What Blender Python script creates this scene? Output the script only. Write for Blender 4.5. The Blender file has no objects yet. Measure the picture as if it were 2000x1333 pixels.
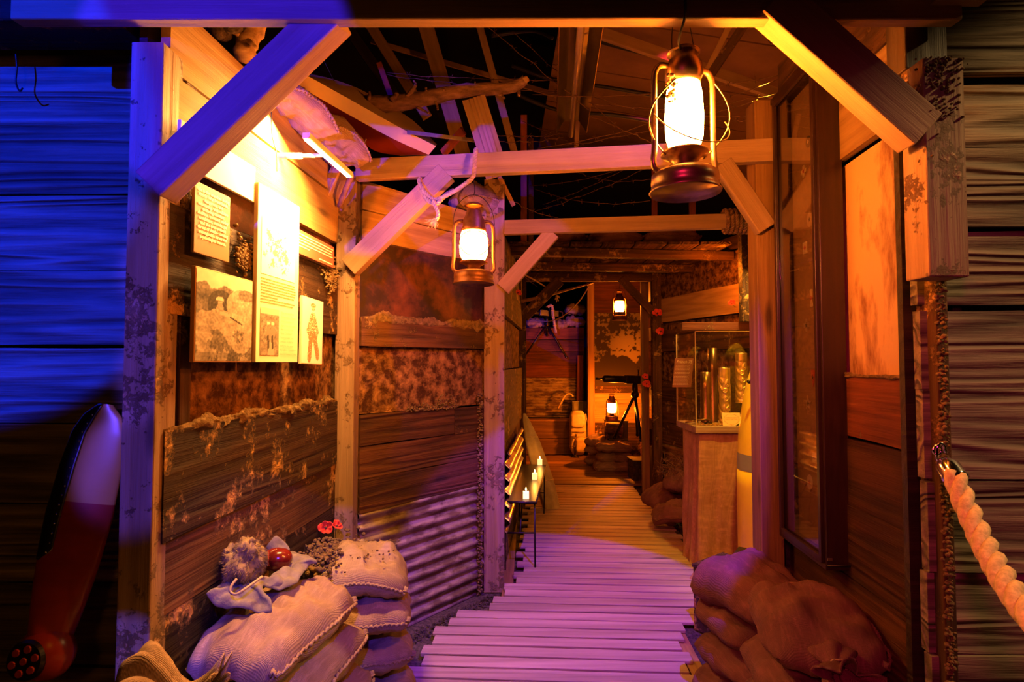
import bpy, bmesh, math, random
from mathutils import Vector, Matrix, noise
R=math.radians; PI=math.pi
random.seed(11)
C=bpy.context.scene.collection
sc=bpy.context.scene
# ---------------------------------------------------------------- camera
FPX=1100.0; CAM=Vector((0,0,1.5)); TH=R(2.2)
cd=bpy.data.cameras.new('camera'); cam=bpy.data.objects.new('camera',cd); C.objects.link(cam)
cam.location=CAM; cam.rotation_euler=(R(90)+TH,0,0); cd.lens=FPX/2000*36; cd.sensor_width=36; cd.clip_start=.05
cd.dof.use_dof=True; cd.dof.focus_distance=3.6; cd.dof.aperture_fstop=9
sc.camera=cam
# ---------------------------------------------------------------- exposure, world
sc.view_settings.view_transform='Standard'; sc.view_settings.look='None'
sc.view_settings.exposure=0.0; sc.view_settings.gamma=1; sc.view_settings.use_curve_mapping=False
w=bpy.data.worlds.new('hall_darkness'); sc.world=w; w.use_nodes=True
w.node_tree.nodes['Background'].inputs[0].default_value=(.006,.0012,.0004,1)
w.node_tree.nodes['Background'].inputs[1].default_value=.55
# ---------------------------------------------------------------- coloured stage spots, and fills added to lift dim parts
def aim(o,t):
    o.rotation_euler=(Vector(t)-o.location).to_track_quat('-Z','Y').to_euler()
def spot(name,loc,target,power,col,deg,blend=.15,size=.05):
    l=bpy.data.lights.new(name,'SPOT'); l.energy=power; l.color=col; l.spot_size=R(deg); l.spot_blend=blend
    l.shadow_soft_size=size; o=bpy.data.objects.new(name,l); C.objects.link(o); o.location=loc; aim(o,target); return o
def area(name,loc,target,power,col,sx,sy=None):
    l=bpy.data.lights.new(name,'AREA'); l.energy=power; l.color=col; l.shape='RECTANGLE'; l.size=sx; l.size_y=sy or sx
    o=bpy.data.objects.new(name,l); C.objects.link(o); o.location=loc; aim(o,target); return o
def point(name,loc,power,col,rad=.03):
    l=bpy.data.lights.new(name,'POINT'); l.energy=power; l.color=col; l.shadow_soft_size=rad
    o=bpy.data.objects.new(name,l); C.objects.link(o); o.location=loc; return o
BLUE=(.055,.035,1.0); AMBER=(1,.185,.003); REDD=(1,.10,.04)
spot('blue_spot_walkway',(.9,1.75,3.3),(.3,3.42,.0),800,(.12,.012,1),34,.05,.03)
spot('blue_spot_beam',(.9,1.75,3.3),(.02,3.1,2.2),80,(.22,.05,1),36,.06,.03)
spot('blue_spot_brace',(-1.1,-1.5,1.7),(-.82,1.55,2.33),1500,(.02,.008,1),14.5,.1,.02)
spot('blue_spot_left_stack',(.25,-1.2,3.0),(-.74,2.15,.66),480,(.11,.045,1),12.5,.08,.02)
spot('blue_spot_facade',(-2.6,-1.6,3.2),(-1.82,1.75,2.22),2200,(.0,.02,1),26,.08,.02)
for zq,eq in ((1.80,700),(1.50,850),(1.20,700)): spot('violet_spot_post',(-2.4,-1.7,2.5),(-1.10,1.62,zq),eq,(.09,.045,1),6.2,.5,.02)
spot('violet_spot_post_foot',(-1.6,-1.7,1.9),(-1.05,1.6,.66),650,(.10,.07,1),4.2,.1,.02)
spot('amber_fill_facade',(-.3,-1.9,2.6),(-1.3,1.7,.5),22,(1,.34,.015),75,.9,.25)
spot('warm_wash_right_facade',(3.3,.8,3.6),(1.5,1.65,1.2),340,(1,.58,.20),48,.6,.04)
spot('red_fill_right',(-.9,-1.5,2.6),(1.3,2.4,.5),190,(1,.02,.20),44,.8,.2)
spot('violet_fill_short_post',(.5,-1.5,3.0),(1.15,1.5,2.05),7,(.9,.45,.8),13,.7,.05)
spot('red_wash_far_parapet',(1.0,3.2,3.4),(.7,9.2,1.7),110,(1,.05,.10),16,.5,.1)
spot('shell_fill_spot',(1.35,2.95,3.0),(1.66,3.75,.95),240,(1,.62,.05),40,.7,.05)  # unseen fill added to brighten the yellow shell
point('side_wall_fill',(1.75,4.6,2.25),20,(1,.19,.006),.06)  # added point fill near the side wall, no lamp body
# ---------------------------------------------------------------- pixel to world
def ray(px,py):
    u=(px-1000)/FPX; v=(666.5-py)/FPX
    return Vector((u,math.cos(TH)-v*math.sin(TH),math.sin(TH)+v*math.cos(TH)))
def at(px,py,d):
    r=ray(px,py); return CAM+r*(d/r.y)
def on(px,py,p0,n):
    r=ray(px,py); n=Vector(n); return CAM+r*((Vector(p0)-CAM).dot(n)/r.dot(n))
# ---------------------------------------------------------------- materials
MATS={}
class NT:
    def __init__(s,name):
        s.m=bpy.data.materials.new(name); s.m.use_nodes=True; s.t=s.m.node_tree; s.N=s.t.nodes; s.L=s.t.links
        s.b=s.N['Principled BSDF']; s.out=s.N['Material Output']; MATS[name]=s.m
    def n(s,typ,ins=None,**kw):
        x=s.N.new(typ)
        for k,v in kw.items(): setattr(x,k,v)
        for k,v in (ins or {}).items(): s.put(x.inputs[k],v)
        return x
    def put(s,inp,v):
        if hasattr(v,'outputs'): v=v.outputs[0]
        if isinstance(v,bpy.types.NodeSocket): s.L.new(v,inp)
        elif isinstance(v,(tuple,list)) and len(v)==3 and inp.type=='RGBA': inp.default_value=(*v,1)
        else: inp.default_value=v
    def math(s,op,a,b=0.0,c=0.0):
        return s.n('ShaderNodeMath',{0:a,1:b,2:c},operation=op)
    def vm(s,op,a,b=(0,0,0)):
        return s.n('ShaderNodeVectorMath',{0:a,1:b},operation=op)
    def ramp(s,f,stops):
        r=s.n('ShaderNodeValToRGB',{0:f}); e=r.color_ramp.elements
        while len(e)<len(stops): e.new(.5)
        for q,(p,c) in zip(e,stops):
            q.position=p; q.color=(*c,1) if not isinstance(c,(int,float)) else (c,c,c,1)
        return r
    def mix(s,f,a,b,mode='MIX'):
        x=s.n('ShaderNodeMix',data_type='RGBA',blend_type=mode)
        s.put(x.inputs[0],f); s.put(x.inputs[6],a); s.put(x.inputs[7],b); return x.outputs[2]
    def noise(s,v,scale,detail=4,dist=0,rough=.55):
        return s.n('ShaderNodeTexNoise',{'Vector':v,'Scale':scale,'Detail':detail,'Distortion':dist,'Roughness':rough})
    def coords(s):
        tc=s.n('ShaderNodeTexCoord'); at_=s.n('ShaderNodeAttribute',attribute_name='rnd'); oi=s.n('ShaderNodeObjectInfo')
        a=s.vm('SCALE',at_.outputs['Color']); a.inputs['Scale'].default_value=37
        b=s.vm('ADD',tc.outputs['Object'],a); c=s.n('ShaderNodeCombineXYZ',{0:s.math('MULTIPLY',oi.outputs['Random'],19.0),1:s.math('MULTIPLY',oi.outputs['Random'],7.0)})
        s.rv=at_.outputs['Color']; return s.vm('ADD',b,c)
    def bump(s,h,strength=.5,dist=.01):
        bn=s.n('ShaderNodeBump',{'Height':h,'Strength':strength,'Distance':dist}); s.put(s.b.inputs['Normal'],bn); return bn
def wb(c,k): return (c[0],c[1]*(.94 if k<1 else 1),c[2]*k)
def wood(name,dark,light,mud=0.0,mudcol=(.30,.21,.12),rough=.75,bump=.6,rings=55,weather=1.0,spec=.3):
    kb=1.0 if name in ('wood_facade','wood_post','wood_deck','wood_beam') else .62; dark=wb(dark,kb); light=wb(light,kb); mudcol=wb(mudcol,kb)
    s=NT(name); v=s.coords()
    st=s.vm('MULTIPLY',v,(.26,4.6,4.6)); n1=s.noise(st,1.3,2,.15)
    ring=s.math('SINE',s.math('MULTIPLY',n1,float(rings)))
    ring=s.math('MULTIPLY_ADD',ring,.5,.5)
    g=s.noise(s.vm('MULTIPLY',v,(1.1,34,34)),1.0,8,.15,.72)
    f=s.noise(s.vm('MULTIPLY',v,(6,210,210)),1.0,3)
    blot=s.noise(s.vm('MULTIPLY',v,(1.2,3,3)),1.4,4)
    kn=s.n('ShaderNodeTexVoronoi',{'Vector':s.vm('MULTIPLY',v,(1.1,4.2,4.2)),'Scale':1.25})
    kf=s.ramp(kn.outputs['Distance'],[(.05,1.0),(.13,0.0)])
    t=s.math('MULTIPLY_ADD',ring,.20,s.math('MULTIPLY_ADD',g,.72,s.math('MULTIPLY',f,.24)))
    col=s.mix(s.ramp(t,[(.30,0.0),(.86,1.0)]),dark,light)
    col=s.mix(s.ramp(blot,[(.35,.55*weather),(.6,0.0)]),col,tuple(c*.35 for c in dark))
    col=s.mix(s.math('MULTIPLY',kf,.75),col,tuple(c*.3 for c in dark))
    sep=s.n('ShaderNodeSeparateColor',{0:s.rv})
    col=s.mix(1.0,col,s.n('ShaderNodeCombineColor',{0:s.math('MULTIPLY_ADD',sep.outputs[2],.7,.62),1:s.math('MULTIPLY_ADD',sep.outputs[2],.7,.62),2:s.math('MULTIPLY_ADD',sep.outputs[2],.7,.62)}),'MULTIPLY')
    h=s.math('MULTIPLY_ADD',ring,1.3 if name=='wood_facade' else .5,s.math('MULTIPLY_ADD',g,.8,s.math('MULTIPLY',f,.3)))
    if mud>0:
        tc=s.n('ShaderNodeTexCoord'); mc=s.vm('ADD',tc.outputs['Object'],s.vm('SCALE',s.rv)); 
        m1=s.noise(mc,4.5,10,.1,.78); m2=s.noise(mc,28,4,.5,.6)
        mf=s.ramp(s.math('MULTIPLY_ADD',m2,.22,m1),[(.80-.28*mud,0.0),(.86-.28*mud,1.0)])
        mc2=s.mix(m2,tuple(c*.55 for c in mudcol),tuple(c*1.35 for c in mudcol))
        col=s.mix(mf,col,mc2)
        h=s.math('ADD',s.math('MULTIPLY',h,s.math('SUBTRACT',1.0,mf)),s.math('MULTIPLY',mf,s.math('MULTIPLY_ADD',m2,2.2,.5)))
    s.put(s.b.inputs['Base Color'],col); s.b.inputs['Roughness'].default_value=rough
    s.b.inputs['Specular IOR Level'].default_value=spec
    s.bump(h,min(1,bump*1.4),.009); return s.m
def flat(name,col,rough=.6,metal=0.0,var=.25,scale=12,bump=.15,bdist=.003,col2=None,detail=5,spec=.5,thr=(.35,.65),stretch=(1,1,1)):
    if max(col)-min(col)>.06: col=wb(col,.7); col2=wb(col2,.7) if col2 else None
    s=NT(name); v=s.vm('MULTIPLY',s.coords(),stretch); n=s.noise(v,scale,detail,.2,.65)
    c2=col2 or tuple(c*(1-var) for c in col); s.put(s.b.inputs['Base Color'],s.mix(s.ramp(n,[(thr[0],0.0),(thr[1],1.0)]),c2,col))
    s.b.inputs['Roughness'].default_value=rough; s.b.inputs['Metallic'].default_value=metal; s.b.inputs['Specular IOR Level'].default_value=spec
    if bump: s.bump(n,bump,bdist)
    return s.m
def burlap(name,c1,c2,scale=105,mud=.0,mudcol=(.2,.13,.07)):
    s=NT(name); v=s.coords()
    wx=s.n('ShaderNodeTexWave',{'Vector':v,'Scale':float(scale),'Distortion':1.2,'Detail':1},bands_direction='X')
    wy=s.n('ShaderNodeTexWave',{'Vector':v,'Scale':float(scale),'Distortion':1.2,'Detail':1},bands_direction='Y')
    n=s.noise(v,5,6,.3,.65); wv=s.math('ADD',wx,wy)
    fib=s.noise(s.vm('MULTIPLY',v,(9,90,40)),1,3)
    col=s.mix(s.ramp(n,[(.3,0.0),(.7,1.0)]),c1,c2); col=s.mix(s.math('MULTIPLY',s.ramp(wv,[(.4,1.0),(1.1,0.0)]),.3),col,tuple(c*.35 for c in c1))
    col=s.mix(s.math('MULTIPLY',s.ramp(fib,[(.5,0.0),(.75,1.0)]),.35),col,tuple(min(1,c*1.5) for c in c2))
    if mud: col=s.mix(s.ramp(s.noise(v,3.0,8,.2,.7),[(.75-.4*mud,0.0),(.9-.4*mud,1.0)]),col,mudcol)
    s.put(s.b.inputs['Base Color'],col); s.b.inputs['Roughness'].default_value=.95; s.b.inputs['Specular IOR Level'].default_value=.1
    s.bump(s.math('MULTIPLY_ADD',n,1.6,s.math('MULTIPLY',wv,.22)),.6,.006); return s.m
def emis(name,col,st,base=(.8,.8,.8)):
    s=NT(name); s.b.inputs['Base Color'].default_value=(*base,1); s.b.inputs['Emission Color'].default_value=(*col,1); s.b.inputs['Emission Strength'].default_value=st; return s.m
def glass(name,tint=(1,1,1),refl=1.0,ior=1.45,glow=None,gs=0,rough=.02):
    s=NT(name); s.N.remove(s.b)
    tr=s.n('ShaderNodeBsdfTransparent',{0:tint}); gl=s.n('ShaderNodeBsdfGlossy',{'Color':(1,1,1),'Roughness':rough})
    ge=s.n('ShaderNodeNewGeometry'); fr=s.n('ShaderNodeFresnel',{'IOR':s.math('MULTIPLY_ADD',ge.outputs['Backfacing'],1/ior-ior,ior)}); mx=s.n('ShaderNodeMixShader',{0:s.math('MULTIPLY',fr,refl),1:tr,2:gl})
    o=mx
    if glow:
        e=s.n('ShaderNodeEmission',{0:glow,1:gs}); o=s.n('ShaderNodeAddShader',{0:mx,1:e})
    s.L.new(o.outputs[0],s.out.inputs[0]); return s.m
def vcol(name,rough=.8,spec=.2,grain=0.0):
    s=NT(name); a=s.n('ShaderNodeAttribute',attribute_name='paint'); c=a.outputs['Color']
    if grain:
        tc=s.n('ShaderNodeTexCoord'); g=s.noise(tc.outputs['Object'],420,2); c=s.mix(grain,c,s.mix(1.0,c,s.ramp(g,[(.3,.2),(.7,1.0)]),'MULTIPLY'))
    s.put(s.b.inputs['Base Color'],c); s.b.inputs['Roughness'].default_value=rough; s.b.inputs['Specular IOR Level'].default_value=spec; return s.m
wood('wood_brown',(.03,.013,.006),(.15,.064,.025),mud=.55,mudcol=(.40,.23,.10),bump=.8)
wood('wood_dark',(.014,.0055,.003),(.075,.031,.012),mud=.58,mudcol=(.40,.22,.09),bump=1.0)
wood('wood_red',(.07,.018,.008),(.22,.06,.022),mud=.2,bump=.6)
wood('wood_plain',(.03,.011,.005),(.13,.045,.016),mud=.22,mudcol=(.3,.14,.06),bump=.8)
wood('wood_pale',(.24,.13,.06),(.52,.34,.18),bump=.45,rings=42,weather=.25)
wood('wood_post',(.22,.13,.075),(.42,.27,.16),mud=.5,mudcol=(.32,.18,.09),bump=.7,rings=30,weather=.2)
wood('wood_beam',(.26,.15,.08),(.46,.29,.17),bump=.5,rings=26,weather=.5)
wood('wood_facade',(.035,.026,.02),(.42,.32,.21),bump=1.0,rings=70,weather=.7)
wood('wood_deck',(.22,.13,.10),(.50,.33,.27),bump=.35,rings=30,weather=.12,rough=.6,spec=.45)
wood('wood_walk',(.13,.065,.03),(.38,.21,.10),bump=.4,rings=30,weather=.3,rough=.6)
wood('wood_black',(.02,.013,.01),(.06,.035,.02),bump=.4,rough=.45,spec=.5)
flat('rust_plate',(.17,.05,.018),.55,.2,scale=5,bump=.6,bdist=.01,col2=(.028,.009,.005),detail=11,thr=(.42,.64))
flat('mud_plate',(.38,.20,.085),.9,0,scale=17,bump=1.0,bdist=.02,col2=(.055,.021,.010),detail=14,thr=(.42,.68),spec=.15)
flat('plaster_plate',(.60,.38,.22),.7,0,scale=4.2,bump=.7,bdist=.008,col2=(.22,.085,.04),detail=14,thr=(.40,.50),stretch=(1,1,.35))
flat('mud',(.30,.20,.115),.95,0,var=.6,scale=40,bump=1.0,bdist=.02,detail=8,spec=.1)
flat('mud_dark',(.12,.085,.06),.95,0,var=.6,scale=40,bump=1.0,bdist=.02,detail=8,spec=.1)
flat('gravel',(.17,.13,.11),.95,0,scale=60,bump=1.0,bdist=.02,col2=(.045,.035,.03),detail=6,spec=.15)
flat('corrugated_steel',(.34,.27,.21),.5,.35,scale=6,bump=.5,bdist=.006,col2=(.12,.07,.045),detail=10,thr=(.42,.58),stretch=(1,1,3))
flat('corrugated_bright',(.75,.6,.42),.3,.8,scale=9,bump=.3,bdist=.004,col2=(.2,.11,.06),detail=8)
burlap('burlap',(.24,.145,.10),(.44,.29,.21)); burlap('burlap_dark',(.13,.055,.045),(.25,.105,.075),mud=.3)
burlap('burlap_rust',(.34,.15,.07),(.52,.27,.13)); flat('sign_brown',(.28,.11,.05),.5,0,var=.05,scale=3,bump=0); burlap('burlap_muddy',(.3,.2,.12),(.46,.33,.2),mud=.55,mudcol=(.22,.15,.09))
flat('rope_fibre',(.75,.55,.36),.9,0,var=.45,scale=60,bump=.8,bdist=.004,stretch=(1,1,1),spec=.1)
flat('rope_barrier_fibre',(.80,.62,.44),.85,0,var=.35,scale=80,bump=.7,bdist=.003,spec=.15)
flat('canvas',(.55,.44,.30),.9,0,var=.35,scale=7,bump=.7,bdist=.01,spec=.15)
flat('canvas_blue_grey',(.24,.20,.19),.9,0,var=.4,scale=14,bump=.8,bdist=.008,spec=.1)
flat('fur',(.36,.27,.17),1,0,var=.5,scale=30,bump=.6,bdist=.004,spec=.05)
flat('lantern_paint',(.30,.13,.07),.45,.55,scale=14,bump=.2,col2=(.12,.04,.02),detail=8)
flat('lantern_tin',(.50,.38,.27),.35,.8,scale=10,bump=.2,col2=(.25,.16,.09),detail=8)
flat('iron',(.05,.04,.035),.45,.8,var=.5,scale=20,bump=.3)
flat('barbed_steel',(.20,.11,.07),.6,.7,var=.5,scale=60,bump=.3)
flat('gun_metal',(.06,.05,.045),.35,.9,var=.4,scale=20,bump=.1)
flat('brass_dark',(.30,.16,.06),.32,.85,var=.5,scale=7,bump=.1)
flat('brass_bright',(.80,.56,.22),.34,.75,var=.25,scale=30,bump=.2)
flat('chrome',(.85,.85,.85),.12,1,var=.05,scale=4,bump=0)
flat('chrome_strip',(.42,.42,.45),.22,1,var=.2,scale=6,bump=.1)
flat('yellow_paint',(.88,.66,.06),.30,0,var=.12,scale=5,bump=.05)
flat('grey_band',(.25,.24,.21),.35,0,var=.1,scale=5,bump=.05)
flat('red_band',(.45,.03,.02),.35,0,var=.1,scale=5,bump=.05)
flat('cream_paint',(.80,.62,.36),.4,0,var=.06,scale=4,bump=.03)
flat('tan_paint',(.44,.33,.22),.5,0,var=.12,scale=3,bump=.05)
flat('red_paint',(.50,.07,.025),.35,0,var=.25,scale=4,bump=.05)
flat('propeller_red',(.42,.045,.03),.3,0,var=.3,scale=4,bump=.05,stretch=(.5,3,3))
flat('propeller_yellow',(.72,.42,.12),.3,0,var=.15,scale=4,bump=.05)
flat('black_paint',(.012,.010,.010),.35,0,var=.4,scale=16,bump=.1,spec=.5)
flat('cabinet_wood',(.035,.014,.01),.35,0,var=.5,scale=9,bump=.15,stretch=(4,4,.4),spec=.5)
flat('felt_board',(.34,.22,.14),.95,0,var=.2,scale=30,bump=.3,spec=.1)
flat('white_board',(.85,.80,.70),.6,0,var=.02,scale=2,bump=0)
flat('olive_board',(.20,.115,.035),.6,0,var=.03,scale=2,bump=0)
flat('rose_board',(.40,.10,.07),.6,0,var=.03,scale=2,bump=0)
flat('white_ink',(.92,.88,.8),.6,0,var=.02,scale=2,bump=0)
flat('brown_ink',(.50,.30,.14),.7,0,var=.02,scale=2,bump=0)
flat('dark_ink',(.05,.03,.02),.7,0,var=.02,scale=2,bump=0)
flat('poppy_red',(.75,.06,.04),.7,0,var=.3,scale=30,bump=.2)
flat('bark',(.30,.17,.13),.9,0,scale=30,bump=1.0,bdist=.01,col2=(.08,.04,.03),detail=9,stretch=(.35,1,1))
flat('birch_bark',(.62,.47,.32),.85,0,scale=20,bump=.8,bdist=.01,col2=(.3,.19,.12),detail=9,stretch=(.5,2,2))
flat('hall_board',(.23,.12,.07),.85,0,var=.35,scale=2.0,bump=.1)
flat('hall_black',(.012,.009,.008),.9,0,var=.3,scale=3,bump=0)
flat('hall_timber',(.34,.21,.12),.75,0,var=.3,scale=9,bump=.2,stretch=(.4,3,3))
flat('red_timber',(.30,.07,.045),.7,0,var=.4,scale=9,bump=.3,stretch=(.4,3,3))
flat('galvanised',(.25,.2,.17),.3,.85,var=.3,scale=5,bump=.05)
flat('fixture_tube',(.35,.25,.2),.3,.2,var=.2,scale=5,bump=.02)
flat('wax',(.85,.75,.55),.5,0,var=.05,scale=5,bump=0)
flat('white_enamel',(.72,.62,.48),.2,0,var=.1,scale=6,bump=.02)
flat('apple_leather',(.20,.015,.012),.18,0,var=.5,scale=8,bump=.05,spec=.7)
flat('olive_tin',(.11,.095,.05),.5,.3,var=.4,scale=9,bump=.1)
flat('lamp_white',(.8,.72,.6),.4,0,var=.05,scale=5,bump=0)
flat('cable_black',(.015,.012,.012),.5,0,var=.1,scale=5,bump=0)
glass('lantern_glass_lit',(1,.93,.8),.6,1.45,(1,.45,.07),22); glass('lantern_glass_bright',(1,.93,.8),.6,1.45,(1,.5,.10),45)
glass('clear_acrylic',(.985,.985,.98),1.0,1.45); glass('cabinet_glass',(.88,.86,.84),1.5,1.5,rough=.01)
emis('led_strip',(1,.72,.34),60); emis('flame',(1,.52,.10),70); emis('candle_glow',(1,.55,.16),2.2,(.85,.7,.5)); emis('filament',(1,.55,.12),160)
vcol('print_sepia',.7,.2,.0); vcol('print_mural',.8,.1,.3)
# ---------------------------------------------------------------- mesh builder
def frame_from(p0,p1,up=(0,0,1)):
    p0=Vector(p0); x=(Vector(p1)-p0).normalized(); up=Vector(up)
    if abs(x.dot(up.normalized()))>.98: up=Vector((0,-1,0))
    y=up.cross(x).normalized(); z=x.cross(y)
    m=Matrix((x,y,z)).transposed().to_4x4(); m.translation=p0; return m
class MB:
    def __init__(s): s.v=[]; s.f=[]; s.c=[]; s.mi=[]; s.cur=0
    def add(s,vs,fs,rnd=None):
        o=len(s.v); s.v+= [Vector(q) for q in vs]; s.f+=[tuple(i+o for i in f) for f in fs]
        s.mi+=[s.cur]*len(fs); s.c+=[rnd or (0,0,.55)]*len(vs); return s
    def box(s,c,size,M=None,rnd=None,taper=1.0):
        c=Vector(c); a,b,h=[q/2 for q in size]; vs=[]
        for z in (-1,1):
            for x,y in ((-1,-1),(1,-1),(1,1),(-1,1)):
                k=taper if z>0 else 1; q=Vector((x*a*k,y*b*k,z*h)); vs.append(c+(M.to_3x3()@q if M else q))
        return s.add(vs,[(3,2,1,0),(4,5,6,7),(0,1,5,4),(1,2,6,5),(2,3,7,6),(3,0,4,7)],rnd)
    def bar(s,p0,p1,w,t,up=(0,0,1),rnd=None,wob=0,seg=1):
        """box from p0 to p1; w = across (side), t = along up"""
        M=frame_from(p0,p1,up); L=(Vector(p1)-Vector(p0)).length; vs=[]; fs=[]
        for i in range(seg+1):
            x=L*i/seg
            for y,z in ((-1,-1),(1,-1),(1,1),(-1,1)):
                o=(noise.noise(Vector((x*2.3,y+s_(rnd),z*3)))*wob) if wob else 0
                vs.append(M@Vector((x,y*w/2,z*t/2+o)))
        for i in range(seg):
            a=i*4
            for k in range(4):
                fs.append((a+k,a+(k+1)%4,a+4+(k+1)%4,a+4+k))
        fs.append((3,2,1,0)); a=seg*4; fs.append((a,a+1,a+2,a+3))
        return s.add(vs,fs,rnd)
    def tube(s,pts,r,seg=8,cap=True,rnd=None,closed=False):
        pts=[Vector(p) for p in pts]; n=len(pts); rr=r if isinstance(r,(list,tuple)) else [r]*n; vs=[]; fs=[]
        up=None
        for i,p in enumerate(pts):
            if closed: t=(pts[(i+1)%n]-pts[i-1]).normalized()
            else: t=(pts[min(i+1,n-1)]-pts[max(i-1,0)]).normalized()
            if up is None:
                up=Vector((0,0,1)) if abs(t.z)<.9 else Vector((1,0,0))
            a=up.cross(t); a=a.normalized() if a.length>1e-6 else t.orthogonal().normalized()
            b=t.cross(a); up=b
            for k in range(seg):
                q=2*PI*k/seg; vs.append(p+(a*math.cos(q)+b*math.sin(q))*rr[i])
        m=n if closed else n-1
        for i in range(m):
            for k in range(seg):
                j=(i+1)%n; fs.append((i*seg+k,i*seg+(k+1)%seg,j*seg+(k+1)%seg,j*seg+k))
        if cap and not closed: fs.append(tuple(range(seg))[::-1]); fs.append(tuple((n-1)*seg+k for k in range(seg)))
        return s.add(vs,fs,rnd)
    def lathe(s,prof,M=None,seg=32,closed_ends=True,rnd=None):
        vs=[]; fs=[]; M=M or Matrix()
        for r,z in prof:
            for k in range(seg):
                a=2*PI*k/seg; vs.append(M@Vector((r*math.cos(a),r*math.sin(a),z)))
        for i in range(len(prof)-1):
            for k in range(seg):
                fs.append((i*seg+k,i*seg+(k+1)%seg,(i+1)*seg+(k+1)%seg,(i+1)*seg+k))
        if closed_ends:
            if prof[0][0]>1e-5: fs.append(tuple(range(seg))[::-1])
            if prof[-1][0]>1e-5: fs.append(tuple((len(prof)-1)*seg+k for k in range(seg)))
        return s.add(vs,fs,rnd)
    def grid(s,fn,nu,nv,rnd=None,wrapu=False):
        vs=[fn(i/nu,j/nv) for j in range(nv+1) for i in range(nu+(0 if wrapu else 1))]; m=nu if wrapu else nu+1; fs=[]
        for j in range(nv):
            for i in range(nu):
                a=j*m+i; b=j*m+(i+1)%m; fs.append((a,b,b+m,a+m))
        return s.add(vs,fs,rnd)
    def poly(s,pts,depth,rnd=None):
        """prism: ring of points pushed by vector depth"""
        pts=[Vector(p) for p in pts]; n=len(pts); d=Vector(depth); vs=pts+[p+d for p in pts]
        fs=[tuple(range(n))[::-1],tuple(range(n,2*n))]+[(i,(i+1)%n,n+(i+1)%n,n+i) for i in range(n)]
        return s.add(vs,fs,rnd)
    def ball(s,c,r,M=None,nu=16,nv=10,sc_=(1,1,1)):
        c=Vector(c)
        def fn(u,v):
            a=2*PI*u; b=PI*(v-.5); q=Vector((math.cos(b)*math.cos(a)*sc_[0],math.cos(b)*math.sin(a)*sc_[1],math.sin(b)*sc_[2]))*r
            return c+((M.to_3x3()@q) if M else q)
        return s.grid(fn,nu,nv,wrapu=True)
    def build(s,name,mat,parent=None,M=None,smooth=False,bevel=0,merge=False,sub=0,solid=0,paint=None):
        """vertices are in world space (or in the parent's space if M is 'local'); M = frame of the object for grain direction"""
        me=bpy.data.meshes.new(name)
        local=(M=='local'); Mx=Matrix() if (M is None or local) else M
        inv=Mx.inverted()
        me.from_pydata([inv@q for q in s.v],[],s.f)
        ca=me.color_attributes.new('rnd','FLOAT_COLOR','POINT')
        for i,c in enumerate(s.c): ca.data[i].color=(*c,1)
        if paint:
            cb=me.color_attributes.new('paint','FLOAT_COLOR','POINT')
            for i,c in enumerate(paint): cb.data[i].color=(*c,1)
        ms=mat if isinstance(mat,(list,tuple)) else [mat]
        for q in ms: me.materials.append(MATS[q])
        if len(ms)>1:
            for p,k in zip(me.polygons,s.mi): p.material_index=k
        bm=bmesh.new(); bm.from_mesh(me)
        if merge: bmesh.ops.remove_doubles(bm,verts=bm.verts,dist=1e-5)
        bmesh.ops.recalc_face_normals(bm,faces=bm.faces); bm.to_mesh(me); bm.free()
        if smooth:
            for p in me.polygons: p.use_smooth=True
        o=bpy.data.objects.new(name,me); C.objects.link(o)
        if parent is not None:
            o.parent=parent
            o.matrix_basis=Mx if local else world_of(parent).inverted()@Mx
        else: o.matrix_basis=Mx
        if solid:
            m=o.modifiers.new('solid','SOLIDIFY'); m.thickness=solid; m.offset=0
        if bevel:
            m=o.modifiers.new('bevel','BEVEL'); m.width=bevel; m.segments=2; m.limit_method='ANGLE'
        if sub:
            m=o.modifiers.new('sub','SUBSURF'); m.levels=sub; m.render_levels=sub
        return o
def s_(r): return r[0]*9 if r else 0
def rnd(b=None): return (random.random(),random.random(),random.random() if b is None else b)
def world_of(o):
    m=o.matrix_basis.copy(); p=o.parent
    while p: m=p.matrix_basis@m; p=p.parent
    return m
def tag(o,label=None,cat=None,group=None,kind=None):
    if label: o['label']=label
    if cat: o['category']=cat
    if group: o['group']=group
    if kind: o['kind']=kind
    return o
def thing(name,label,cat,loc=(0,0,0),rotz=0,group=None,M=None):
    o=bpy.data.objects.new(name,None); C.objects.link(o); o.empty_display_size=.05
    if M is None: M=Matrix.Translation(Vector(loc))@Matrix.Rotation(rotz,4,'Z')
    o.matrix_basis=M; return tag(o,label,cat,group)
def struct(o): o['kind']='structure'; return o
def timber(name,p0,p1,w,t,mat,parent=None,up=(0,0,1),bevel=.004,seg=8,wob=.0015):
    b=MB(); b.bar(p0,p1,w,t,up,rnd(.45+.3*random.random()),wob,seg)
    return b.build(name,mat,parent,frame_from(p0,p1,up),bevel=bevel)
def copy_tree(o,parent=None):
    c=o.copy(); C.objects.link(c); c.parent=parent
    for ch in list(o.children): copy_tree(ch,c)
    return c
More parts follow.
